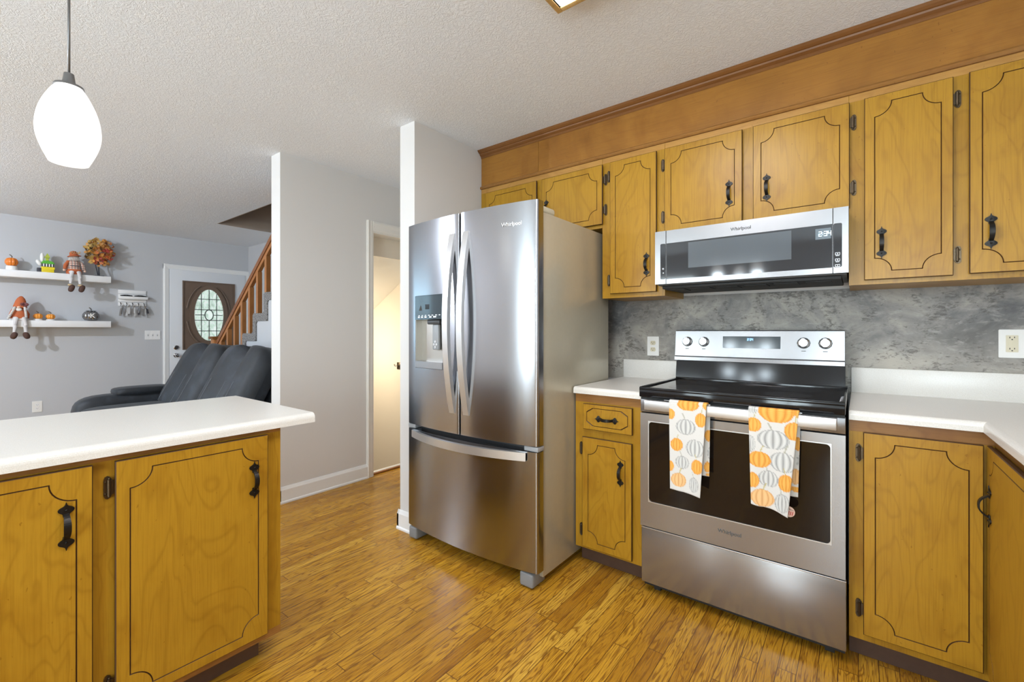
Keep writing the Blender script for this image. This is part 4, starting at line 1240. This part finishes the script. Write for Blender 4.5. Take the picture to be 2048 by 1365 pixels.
# railing
SL = (2.258 - 1.039) / (6.049 - 4.471)
YRL = 2.085
def railz(x): return 1.055 + SL * (x + 6.05)
mb = MB()
mb.prism([(-6.03, railz(-6.03) - .055), (-3.75, railz(-3.75) - .055), (-3.75, railz(-3.75)), (-6.03, railz(-6.03))], YRL - .022, YRL + .030, lambda u, v, d: Vector((u, d, v)))
mb.obj('handrail', wood('rail_dark', (0.27, 0.105, 0.04), (0.22, 0.08, 0.03), (0.12, 0.04, 0.015), axis='X'), t)
mb = MB(); mb.prism([(-6.03, railz(-6.03) - .105), (-3.75, railz(-3.75) - .105), (-3.75, railz(-3.75) - .060), (-6.03, railz(-6.03) - .060)], YRL - .014, YRL + .022, lambda u, v, d: Vector((u, d, v)))
mb.obj('sub_rail', OAKRAIL, t)
def step_z(x):
    z = 0.0
    for sx, sz in steps:
        if x >= sx - .01: z = sz
    return z
x = -5.90
while x < -3.75:
    z0 = max(0.003, step_z(x) - .30)
    MB().box(x - .021, x + .021, YRL - .019, YRL + .023, z0 if step_z(x) == 0 else step_z(x) + .001, railz(x) - .10).obj('baluster', OAKRAIL, t)
    x += .192
mb = MB(); mb.prism([(-6.00, .10), (-5.90, .10), (-3.75, railz(-3.75) - .66), (-3.75, railz(-3.75) - .62), (-6.00, .16)], YRL + .025, YRL + .05, lambda u, v, d: Vector((u, d, v)))
NW = MB().box(-6.125, -6.030, YRL - .045, YRL + .05, .001, 1.10, .003).obj('newel_post', OAKRAIL, t)
MB().box(-6.145, -6.010, YRL - .065, YRL + .07, 1.10, 1.132, .004).obj('cap', CROWN, NW)
mb.b.free()

# ------------------------------------------------------------------ living room: entry door in the far wall
frd = lambda u, v, d: Vector((XL + d, u, v))
mb = MB(); mb.box(XL + .001, XL + .032, 1.905, 2.815, .010, 2.010, .002)
D = mb.obj('door_1', WHITE_D, None, kind='structure')
mb = MB(); pf = [(0, 0), (.060, 0), (.060, .018), (.045, .024), (.012, .016), (0, .012)]
mb.prism([(1.900 - u, v) for u, v in pf], 0, 2.075, lambda u, v, d: Vector((XL + v, u, d)))
mb.prism([(2.012 + u, v) for u, v in pf], 1.840, 2.868, lambda u, v, d: Vector((XL + v, d, u)))
mb.box(XL, XL + .02, 2.818, 2.868, 0, 2.012)
struct('trim_5', mb, TRIM)
BRP = plain('brown_door_panel', (0.155, 0.105, 0.075), 0.45)
bb_ = MB().prism([(2.041, .947), (2.671, .947), (2.671, 1.869), (2.041, 1.869)], .033, .040, frd).obj('panel_surround', BRP, D)
OC = (2.347, 1.416); OA, OB = .176, .352
def ell(a, b, n=48, c=OC): return [(c[0] + a * cos(2 * pi * i / n), c[1] + b * sin(2 * pi * i / n)) for i in range(n)]
def ring2(mb, po, pi_, d0, d1, fr_):
    bb = mb.b; n = len(po); A = [[bb.verts.new(fr_(p[0], p[1], d)) for p in q] for q, d in ((po, d0), (po, d1), (pi_, d1), (pi_, d0))]
    for i in range(n):
        j = (i + 1) % n
        for k in range(4):
            f = bb.faces.new((A[k][i], A[k][j], A[(k + 1) % 4][j], A[(k + 1) % 4][i])); f.smooth = True
mb = MB(); ring2(mb, ell(OA + .052, OB + .052), ell(OA, OB), .040, .058, frd); mb.obj('oval_frame', BRP, bb_)
mb = MB()
for q in ((2.041, 2.053, .947, 1.869), (2.659, 2.671, .947, 1.869), (2.053, 2.659, .947, .959), (2.053, 2.659, 1.857, 1.869)): mb.prism([(q[0], q[2]), (q[1], q[2]), (q[1], q[3]), (q[0], q[3])], .040, .052, frd)
mb.obj('panel_molding', BRP, bb_)
for sy in (-1, 1):
    for sz in (-1, 1):
        arc = [Vector((XL + .042, OC[0] + sy * .262 * cos(a), OC[1] + sz * .425 * sin(a))) for a in [radians(12 + 56 * k / 12) for k in range(13)]]
        MB().tube(arc, .010, 8).obj('curved_molding', BRP, bb_)
def pane_mat():
    m, nt, b = new_mat('leaded_daylight_glass')
    n = noise(nt, coords(nt, (1, 1, .6)), 18, 4, 0.6, 1.0)
    c = ramp(nt, n, [(0.3, (0.27, 0.36, 0.30)), (0.5, (0.46, 0.56, 0.50)), (0.7, (0.66, 0.73, 0.70))])
    L(nt, c.outputs[0], b.inputs['Base Color']); L(nt, c.outputs[0], b.inputs['Emission Color'])
    b.inputs['Emission Strength'].default_value = 0.85; b.inputs['Roughness'].default_value = 0.15
    return m
pane = MB().prism(ell(OA, OB), .0405, .046, frd).obj('oval_pane', pane_mat(), bb_)
mb = MB(); LEAD = plain('lead_came', (0.10, 0.11, 0.11), 0.4, 0.6)
def strip(p, q, w=.0045):
    d = Vector((q[0] - p[0], q[1] - p[1])).normalized(); n_ = Vector((-d.y, d.x)) * w
    mb.prism([(p[0] + n_.x, p[1] + n_.y), (q[0] + n_.x, q[1] + n_.y), (q[0] - n_.x, q[1] - n_.y), (p[0] - n_.x, p[1] - n_.y)], .046, .049, frd)
for k in (-1, 0, 1):
    yy = OC[0] + k * .092; h = OB * sqrt(max(0, 1 - (k * .092 / OA) ** 2)) - .004
    if k: strip((yy, OC[1] - h), (yy, OC[1] + h))
    else: strip((yy, OC[1] - h), (yy, OC[1] - .075)); strip((yy, OC[1] + .075), (yy, OC[1] + h))
for k in (-1.5, -.5, .5, 1.5):
    zz = OC[1] + k * .145; h = OA * sqrt(max(0, 1 - (k * .145 / OB) ** 2)) - .003
    strip((OC[0] - h, zz), (OC[0] + h, zz))
strip((OC[0] - OA + .01, OC[1]), (OC[0] - .052, OC[1])); strip((OC[0] + .052, OC[1]), (OC[0] + OA - .01, OC[1]))
ring2(mb, ell(.055, .078, 32), ell(.045, .066, 32), .046, .050, frd)
mb.obj('leading', LEAD, bb_)
for z, nm in ((.979, 'deadbolt'), (.876, 'door_knob')):
    mb = MB()
    if nm == 'deadbolt': mb.lathe([(.030, 0), (.030, .012), (.024, .018), (.001, .018)], (XL + .032, 1.972, z), axis='X', seg=24)
    else: mb.lathe([(.031, 0), (.029, .008), (.012, .012), (.012, .032), (.026, .040), (.029, .052), (.022, .064), (.001, .068)], (XL + .032, 1.972, z), axis='X', seg=24)
    mb.obj(nm, CHROME, D)

# ------------------------------------------------------------------ living room: floating shelves and what stands on them
for z0, lab in ((1.762, 'upper white floating shelf on the grey living room wall'), (1.240, 'lower white floating shelf on the grey living room wall')):
    t = thing('floating_shelf', (XL, .50, z0), lab, 'shelf', 'floating shelves on the living room wall')
    MB().box(XL + .001, -6.95, .02, 1.291, z0, z0 + .072, .002).obj('board', WHITE, t)
ZU, ZL = 1.8345, 1.3125
ORG1 = plain('glazed_orange', (0.72, 0.20, 0.025), 0.3, var=0.15)
RUST = plain('rust_fabric', (0.46, 0.115, 0.038), 0.85, var=0.2, bumpscale=300, bs=.3)
SHOE = plain('brown_felt', (0.075, 0.035, 0.025), 0.8)
STK = plain('pale_stocking', (0.62, 0.60, 0.60), 0.85, bumpscale=300, bs=.3)
SKIN = plain('doll_skin', (0.72, 0.50, 0.38), 0.7)
STEM = plain('dark_stem', (0.09, 0.06, 0.035), 0.6)
YARN = plain('grey_yarn', (0.62, 0.60, 0.57), 0.95, bumpscale=120, bs=.8, var=.3)
STRAW = plain('straw_tan', (0.55, 0.40, 0.22), 0.8)
def plaid_mat():
    m, nt, b = new_mat('cream_plaid')
    tc = nt.nodes.new('ShaderNodeTexCoord'); sp = nt.nodes.new('ShaderNodeSeparateXYZ'); L(nt, tc.outputs['Object'], sp.inputs[0])
    fy_ = mathn(nt, 'FRACT', mathn(nt, 'MULTIPLY', sp.outputs[1], 42)); fz = mathn(nt, 'FRACT', mathn(nt, 'MULTIPLY', sp.outputs[2], 42))
    l1 = mathn(nt, 'LESS_THAN', fy_, .18); l2 = mathn(nt, 'LESS_THAN', fz, .18)
    c = mixc(nt, mathn(nt, 'MULTIPLY', mathn(nt, 'GREATER_THAN', fy_, .6), .6), (0.62, 0.48, 0.40), (0.55, 0.22, 0.15))
    c = mixc(nt, mathn(nt, 'MULTIPLY', mathn(nt, 'MAXIMUM', l1, l2), .9), c, (0.05, 0.06, 0.07))
    L(nt, c, b.inputs['Base Color']); b.inputs['Roughness'].default_value = .9
    return m
PLAID = plaid_mat()

def pumpkin(name, c, r, h, mat, label, group=None, ribs=9, stem_mat=None, base=None):
    c = Vector(c); t = thing(name, c, label, 'pumpkin decoration', group)
    z0 = 0
    if base:
        MB().lathe([(base[0] * .92, 0), (base[0], base[1] * .3), (base[0] * .9, base[1]), (.001, base[1])], c, seg=24).obj('base', base[2], t); z0 = base[1]
    pr = [(.25 * r, .02 * h), (.72 * r, .08 * h), (.97 * r, .33 * h), (r, .5 * h), (.95 * r, .68 * h), (.72 * r, .90 * h), (.35 * r, .99 * h), (.08 * r, .94 * h)]
    MB().lathe(pr, c + Vector((0, 0, z0)), seg=54, rib=.13, ribs=ribs).obj('pumpkin_body', mat, t)
    zt = z0 + h * .93
    MB().tube([c + Vector((0, 0, zt)), c + Vector((0, .004, zt + .12 * h + .006)), c + Vector((0, -.006, zt + .22 * h + .012)), c + Vector((0, -.016, zt + .27 * h + .014))], [.13 * r, .10 * r, .08 * r, .07 * r], 8).obj('stem', stem_mat or STEM, t)
    return t
CERW = plain('white_ceramic', (0.80, 0.79, 0.76), 0.3)
pumpkin('pumpkin_jar', (-7.045, .516, ZU), .050, .088, ORG1, 'glossy orange pumpkin lid on a white round pot, leftmost on the upper shelf', base=(.044, .046, CERW))
AMB = plain('amber_glaze', (0.80, 0.30, 0.035), 0.25, var=.2)
pumpkin('small_pumpkin', (-7.03, .706, ZL), .038, .058, AMB, 'small orange pumpkin on a white base next to the gnome', 'small orange pumpkins on the lower shelf', base=(.036, .016, CERW))
pumpkin('small_pumpkin', (-7.045, .804, ZL), .038, .058, AMB, 'small orange pumpkin, the right one of the pair on the lower shelf', 'small orange pumpkins on the lower shelf', base=(.036, .014, CERW))
SILV = plain('silver_glaze', (0.25, 0.25, 0.25), 0.22, 0.8, var=.3)
t = pumpkin('silver_pumpkin', (-7.03, 1.130, ZL), .076, .118, SILV, 'silver pumpkin with a white letter K on the lower shelf', stem_mat=plain('pewter', (0.12, 0.12, 0.12), 0.4, .6))
text_obj('letter', 'K', .072, (-6.947, 1.130, ZL + .058), (0, 1, 0), (0, 0, 1), CERW, t, depth=.004, bold=.001)
# little leaf collar
mb = MB()
for k in range(6):
    a = k / 6 * 2 * pi; mb.blob((-7.03 + .03 * cos(a), 1.130 + .03 * sin(a), ZL + .117), (.024, .012, .003), rot=Matrix.Rotation(a, 3, 'Z'), seg=8)
mb.obj('leaf_collar', SILV, t)

# ceramic haunted house
t = thing('house_figurine', (-7.04, .765, ZU), 'small yellow house figurine with a green roof and white ghosts on the upper shelf', 'figurine')
YEL = plain('yellow_glaze', (0.80, 0.62, 0.02), 0.35); GRN = plain('green_glaze', (0.10, 0.42, 0.04), 0.35); LIME = plain('lime_glaze', (0.42, 0.50, 0.06), 0.35)
DKB = plain('dark_glaze', (0.04, 0.04, 0.05), 0.4)
bz = lambda mb, y0, y1, z0, z1, x0=-7.075, x1=-7.015: mb.box(x0, x1, y0, y1, ZU + z0, ZU + z1, .002)
mb = MB(); bz(mb, .730, .828, .001, .065); mb.prism([(.742, .060), (.832, .060), (.832, .040), (.735, .02)], -7.014, -7.008, lambda u, v, d: Vector((d, u, ZU + v))); mb.obj('lower_storey', YEL, t)
mb = MB(); bz(mb, .700, .732, .001, .05); bz(mb, .735, .825, .065, .098, -7.07, -7.012); mb.obj('upper_storey', DKB, t)
mb = MB()
for k in range(4): bz(mb, .742 + k * .022, .752 + k * .022, .066, .097, -7.02, -7.009)
mb.obj('window_row', CERW, t)
mb = MB(); mb.prism([(.725, .098), (.835, .098), (.815, .125), (.790, .132), (.745, .132)], -7.075, -7.010, lambda u, v, d: Vector((d, u, ZU + v))); mb.obj('roof', GRN, t)
mb = MB(); bz(mb, .765, .790, .13, .165, -7.055, -7.03); mb.prism([(.755, .165), (.800, .165), (.777, .215)], -7.062, -7.022, lambda u, v, d: Vector((d, u, ZU + v))); mb.obj('tower', LIME, t)
mb = MB(); mb.blob((-7.04, .738, ZU + .165), (.018, .018, .052), seg=14); mb.blob((-7.03, .712, ZU + .105), (.016, .02, .035), seg=14, rot=Matrix.Rotation(.5, 3, 'X')); mb.obj('ghost', CERW, t)

# seated scarecrow doll with dangling legs
def leg_piece(t, y0, y1, zt, zb, mat, mat2, xk=-6.926):
    p = [Vector((-7.00, y0, zt + .006)), Vector((xk, y0, zt + .002)), Vector((xk + .004, lerp(y0, y1, .5), (zt + zb) / 2)), Vector((xk + .004, y1, zb))]
    lg = MB().tube(p, [.019, .020, .016, .013], 10).obj('leg', mat, t)
    return lg
t = thing('scarecrow_doll', (-7.0, .985, ZU), 'scarecrow doll in rust dress and plaid shawl sitting on the upper shelf edge', 'doll')
MB().lathe([(.062, 0), (.068, .03), (.060, .055), (.045, .075)], (-7.005, .985, ZU + .001), seg=24).obj('dress', RUST, t)
MB().lathe([(.060, .055), (.056, .09), (.050, .13), (.030, .165), (.012, .175)], (-7.005, .985, ZU), seg=24).obj('shawl', PLAID, t)
for s in (-1, 1):
    a = MB().tube([(-7.005, .985 + s * .045, ZU + .145), (-6.985, .985 + s * .072, ZU + .10), (-6.975, .985 + s * .080, ZU + .055)], [.017, .017, .014], 10).obj('arm', PLAID if s > 0 else RUST, t)
    MB().blob((-6.972, .985 + s * .084, ZU + .042), (.010, .012, .014), seg=10).obj('hand', SKIN, a)
    lg = leg_piece(t, .985 + s * .030, .985 + s * .038, ZU + .018, 1.725, STK, None)
    MB().blob((-6.910, .985 + s * .042 + .008, 1.672), (.030, .025, .042), .8, 14, rot=Matrix.Rotation(-.3 * 1, 3, 'X')).obj('boot', SHOE, lg)
    MB().lathe([(.018, -.006), (.023, 0), (.018, .012)], (-6.922, .985 + s * .040, 1.706), seg=12).obj('cuff', STRAW, lg)
hd = MB().blob((-6.998, .985, ZU + .190), (.033, .034, .034), seg=16).obj('head', SKIN, t)
mb = MB()
for k in range(26):
    a = k / 26 * 2 * pi; c = Vector((-7.0 + .034 * cos(a), .985 + .036 * sin(a), ZU + .172)); mb.tube([c + Vector((0, 0, .03)), c + Vector((.006 * cos(a), .010 * sin(a), -.018))], .0035, 5)
mb.obj('hair', YARN, hd)
mb = MB(); mb.lathe([(.001, .004), (.058, -.006), (.060, -.002), (.036, .012), (.034, .036), (.022, .052), (.002, .058)], (-7.0, .985, ZU + .208), seg=24, M=Matrix.Rotation(.18, 3, 'X')); mb.obj('hat', RUST, hd)
mb = MB()
for k in range(9):
    a = radians(-50 + k * 22); c = Vector((-6.965, .985 + .034 * sin(a), ZU + .232)); mb.tube([c, c + Vector((.006, .016 * sin(a), .022 + .006 * (k % 3)))], [.0035, .001], 5)
mb.obj('hat_trim', STRAW, hd)
MB().box(-6.948, -6.944, .945, 1.025, ZU + .088, ZU + .094).obj('shawl_cord', DKB, t)

# seated gnome on the lower shelf
t = thing('gnome_doll', (-7.0, .567, ZL), 'gnome doll with tall rust hat and grey braids on the lower shelf edge', 'doll')
MB().lathe([(.066, 0), (.070, .02), (.060, .07), (.042, .115), (.030, .135)], (-7.01, .567, ZL + .001), seg=24).obj('coat', RUST, t)
MB().lathe([(.0675, 0), (.0705, .012), (.067, .022)], (-7.01, .567, ZL + .0005), seg=24).obj('hem', CERW, t)
hat = MB().lathe([(.050, 0), (.052, .012), (.046, .04), (.038, .075), (.028, .10), (.012, .12), (.001, .125)], (-7.0, .572, ZL + .130), seg=24, M=Matrix.Rotation(-.08, 3, 'X')).obj('hat', RUST, t)
mb = MB()
for k in range(10):
    a = k * .63; mb.blob((-6.953 + .004 * cos(a * 2), .600 + .022 * cos(a), ZL + .165 + .012 * sin(a)), (.006, .013, .007), seg=8, rot=Matrix.Rotation(a, 3, 'X'))
mb.obj('hat_bow', plain('plum_ribbon', (0.16, 0.05, 0.05), .8), hat)
MB().blob((-6.955, .560, ZL + .133), (.013, .015, .013), seg=12).obj('nose', SKIN, t)
mb = MB(); mb.blob((-6.962, .560, ZL + .112), (.012, .024, .020), seg=12); mb.obj('beard', CERW, t)
for s in (-1, 1):
    mb = MB()
    for k in range(8):
        f = k / 7; mb.blob((-6.955 + .012 * sin(f * 3), .567 + s * (.036 + .030 * f * (1.5 if s < 0 else .35)), ZL + .130 - .112 * f), (.013, .012, .011), seg=10)
    mb.obj('braid', YARN, t)
    a = MB().tube([(-7.005, .567 + s * .040, ZL + .11), (-6.985, .567 + s * .060, ZL + .06), (-6.975, .567 + s * .058, ZL + .02)], [.016, .016, .013], 10).obj('arm', RUST, t)
    lg = leg_piece(t, .567 + s * .032, .567 + s * .040, ZL + .016, 1.185, STK, None)
    MB().blob((-6.914, .567 + s * .044, 1.150), (.030, .025, .038), .85, 14, rot=Matrix.Rotation(.35 * s, 3, 'X')).obj('boot', SHOE, lg)

# artificial maple tree with autumn leaves
t = thing('leaf_tree', (-7.035, 1.195, ZU), 'small artificial maple tree with orange and red leaves on the upper shelf', 'artificial tree')
MB().box(-7.075, -6.995, 1.155, 1.240, ZU + .0005, ZU + .011, .002).obj('base', DKB, t)
mb = MB(); mb.tube([(-7.035, 1.200, ZU + .010), (-7.035, 1.197, ZU + .10), (-7.03, 1.190, ZU + .22)], [.010, .008, .006], 8); mb.tube([(-7.03, 1.190, ZU + .012), (-7.04, 1.172, ZU + .12), (-7.04, 1.165, ZU + .24)], [.006, .005, .003], 8)
for k in range(12):
    a = k * 2.4; mb.tube([(-7.03, 1.190, ZU + .17 + .01 * k), (-7.03 + .03 * cos(a), 1.19 + .09 * sin(a), ZU + .24 + .014 * k)], [.003, .0015], 5)
mb.tube([(-7.03, 1.21, ZU + .36), (-7.02, 1.27, ZU + .405), (-7.02, 1.32, ZU + .385), (-7.02, 1.335, ZU + .36)], [.003, .0025, .002, .001], 5)
mb.obj('trunk', DKB, t)
LC = [(0.50, 0.14, 0.03), (0.62, 0.28, 0.05), (0.36, 0.05, 0.04), (0.55, 0.36, 0.10), (0.42, 0.20, 0.05), (0.20, 0.13, 0.05)]
LM = [plain('leaf_%s' % n_, c, .6) for n_, c in zip(('rust', 'amber', 'crimson', 'gold', 'copper', 'olive'), LC)]
maple = [(0, 1), (.16, .55), (.42, .72), (.36, .40), (.95, .42), (.58, .10), (.70, -.22), (.28, -.18), (0, -.5), (-.28, -.18), (-.70, -.22), (-.58, .10), (-.95, .42), (-.36, .40), (-.42, .72), (-.16, .55)]
mb = MB(); rnd = random.Random(3)
for k in range(270):
    while True:
        q = Vector((rnd.uniform(-1, 1), rnd.uniform(-1, 1), rnd.uniform(-1, 1)))
        if .35 < q.length < 1: break
    c = Vector((-7.025 + q.x * .065, 1.205 + q.y * .140, ZU + .285 + q.z * .160))
    if c.x < -7.13: continue
    r = Matrix.Rotation(rnd.uniform(0, 6.28), 3, 'X') @ Matrix.Rotation(rnd.uniform(-.9, .9), 3, 'Y') @ Matrix.Rotation(rnd.uniform(-.9, .9), 3, 'Z'); sz = rnd.uniform(.020, .033)
    mi = rnd.choice([0, 1, 4, 2, 0]) if q.y > -.4 else rnd.choice([5, 3, 5, 1])
    if q.z > .4 and q.y < 0: mi = rnd.choice([3, 1, 3])
    mb.m = mi
    vs = [mb.b.verts.new(c + r @ Vector((.25 * sz * (a * a + b_ * b_) * .5, a * sz, b_ * sz))) for a, b_ in maple]
    f = mb.b.faces.new(vs); f.material_index = mi
o = mb.obj('foliage', LM, t, clean=False)
sm = o.modifiers.new('thickness', 'SOLIDIFY'); sm.thickness = .0008

# key rack
t = thing('key_rack', (XL, 1.53, 1.57), 'white slatted key rack with a small ledge and hooks beside the entry door', 'key rack')
for z0 in (1.655, 1.605, 1.555, 1.505): MB().box(XL + .001, XL + .013, 1.392, 1.662, z0, z0 + .046, .002).obj('slat', WHITE, t)
MB().box(XL + .014, XL + .075, 1.388, 1.668, 1.590, 1.604, .002).obj('ledge', WHITE, t)
MB().box(XL + .068, XL + .075, 1.388, 1.668, 1.604, 1.622, .001).obj('ledge_lip', WHITE, t)
HY = [1.412, 1.468, 1.525, 1.582, 1.638]
for y in HY:
    MB().tube([(XL + .014, y, 1.545), (XL + .035, y, 1.535), (XL + .045, y, 1.520), (XL + .040, y, 1.508), (XL + .030, y, 1.510)], .004, 8).obj('hook', IRON, t)
for y0, y1, lab in ((1.405, 1.520, 'folded black glasses on the left of the key rack ledge'), (1.540, 1.655, 'folded black glasses on the right of the key rack ledge')):
    g = thing('glasses', (XL + .04, (y0 + y1) / 2, 1.6045), lab, 'glasses', 'folded glasses on the key rack')
    MB().box(XL + .020, XL + .062, y0, y1, 1.6045, 1.636, .007, 3).obj('lens_frame', BLACK, g)
    MB().tube([(XL + .022, y0 + .004, 1.634), (XL + .030, (y0 + y1) / 2, 1.642), (XL + .022, y1 - .004, 1.636)], .003, 6).obj('temple', BLACK, g)
KM = plain('key_metal', (0.45, 0.45, 0.44), 0.3, .9); TG = plain('grey_strap', (0.22, 0.22, 0.23), .7); TL = plain('clear_tag', (0.55, 0.55, 0.55), .4)
def keys(y, w, lab, mats, seed):
    g = thing('key_bunch', (XL + .04, y, 1.51), lab, 'keys', 'keys hanging on the key rack')
    rr = random.Random(seed)
    MB().lathe([(.012, 0), (.0135, .0012), (.012, .0024), (.0105, .0012), (.012, 0)], (XL + .043, y, 1.500), axis='X', seg=20).obj('key_ring', KM, g)
    for k in range(5):
        yy = y + rr.uniform(-w, w); zl = rr.uniform(.06, .115); xx = XL + .036 + .004 * k; m_ = mats[k % len(mats)]
        mb = MB(); wd = rr.uniform(.006, .011)
        a = (yy - y) * .5
        pts = [(y - .004, 1.490), (y + .004, 1.490), (yy + wd, 1.470), (yy + wd + a, 1.490 - zl), (yy - wd + a, 1.488 - zl), (yy - wd, 1.470)]
        mb.prism(pts, xx - XL, xx - XL + .0025, frd); mb.obj('key' if m_ is KM else 'tag', m_, g)
keys(1.430, .020, 'keys with tags hanging on the leftmost key rack hook', [KM, TG, KM], 1)
keys(1.490, .022, 'tangled keys hanging on the second key rack hook', [KM, TL, KM], 2)
keys(1.540, .012, 'pale tag and keys hanging on the middle key rack hook', [TL, TL, KM], 5)
keys(1.600, .022, 'bulky dark keys and fob hanging on the fourth key rack hook', [DKB, TG, KM], 4)
keys(1.645, .020, 'keys with a clear card hanging on the rightmost key rack hook', [TL, KM, DKB], 8)

# ------------------------------------------------------------------ reclining sofa facing away from the stairs
t = thing('sofa', (-4.75, 1.3, 0), 'dark blue-grey suede reclining sofa with tall channelled backs', 'sofa')
MB().box(-5.62, -3.85, .92, 1.72, .05, .36, .05, 4).obj('base_frame', SUEDE, t)
for x0, x1 in ((-5.62, -4.70), (-4.685, -3.85)):
    MB().blob(((x0 + x1) / 2, 1.14, .42), ((x1 - x0) / 2 - .004, .36, .095), .45, 28).obj('seat_cushion', SUEDE, t)
Rb = Matrix.Rotation(radians(-27), 3, 'X')
for x0, x1 in ((-5.66, -4.70), (-4.675, -3.78)):
    w = (x1 - x0) / 2; xc = (x0 + x1) / 2
    def shape(p, w=w):
        # two tall channels side by side, with a pinched headrest line
        u = p.x / w; ch = abs(sin(pi * (u + 1) / 2 * 2)) ** .5 if abs(u) < .97 else .4
        g = .075 * (1 - abs(sin(pi * (u + 1)))) ** 3
        hr = 0
        if p.y < 0: p.y += g + hr * .8
        p.z -= g * .8 * max(0.0, min(1.0, (p.z - .05) / .25)) ** 2
        return p
    bk = MB().blob((xc, 1.60, .735), (w, .115, .355), .42, 64, rot=Rb, fn=shape).obj('back_cushion', SUEDE, t)
    mb = MB()
    for q in (-.52, .0, .52):
        pts = [Vector((xc, 1.60, .735)) + Rb @ Vector((q * w + .035 * s_, -.122 + (.03 if q == 0 else 0), zz)) for s_, zz in ((0, -.30), (0, -.20), (0, -.10), (0, 0.0))]
        mb.tube(pts, .0018, 6)
    mb.obj('seam', STITCH, bk)
MB().blob((-4.72, 1.76, .56), (.93, .10, .50), .35, 30, rot=Matrix.Rotation(radians(-14), 3, 'X')).obj('back_shell', SUEDE, t)
for xc in (-5.765, -3.675):
    am = MB().blob((xc, 1.22, .30), (.145, .43, .285), .42, 32).obj('armrest', SUEDE, t)
    MB().blob((xc, 1.31, .602), (.135, .235, .040), .5, 28).obj('arm_pad', SUEDE, am)
MB().blob((-5.765, .90, .31), (.125, .10, .24), .6, 24).obj('arm_front', SUEDE, t)

# ------------------------------------------------------------------ lamps behind the camera, seen only as reflections
t = thing('chandelier', (-1.15, -1.45, 1.9), 'three-shade chandelier hanging on a chain in the dining area', 'chandelier')
MB().tube([(-1.15, -1.45, 2.12), (-1.15, -1.45, CZ - .03)], .004, 6).obj('chain', IRON, t)
MB().lathe([(.001, 0), (.06, 0), (.05, -.025), (.01, -.03)], (-1.15, -1.45, CZ), seg=24).obj('ceiling_canopy', IRON, t)
MB().lathe([(.001, -.03), (.02, -.01), (.015, .05), (.006, .1)], (-1.15, -1.45, 2.03), seg=20).obj('hub', IRON, t)
for k in range(3):
    a = 2 * pi * k / 3 + .4; c = Vector((-1.15 + .24 * cos(a), -1.45 + .24 * sin(a), 2.0))
    ar = MB().tube([(-1.15, -1.45, 2.06), (-1.15 + .14 * cos(a), -1.45 + .14 * sin(a), 2.10), c + Vector((0, 0, .03))], .006, 8).obj('arm', IRON, t)
    MB().lathe([(.035, .0), (.055, -.05), (.065, -.10), (.070, -.11)], c, seg=24).obj('lamp_shade', emis('frosted_shade', (1.0, .98, .95), 3.0), ar)
t = thing('flush_lamp', (-4.95, -1.30, CZ), 'flush ceiling lamp in the living room', 'ceiling light')
MB().lathe([(.001, 0), (.15, 0), (.15, -.02), (.001, -.021)], (-4.95, -1.30, CZ - .001), seg=32).obj('lamp_base', NICKEL, t)
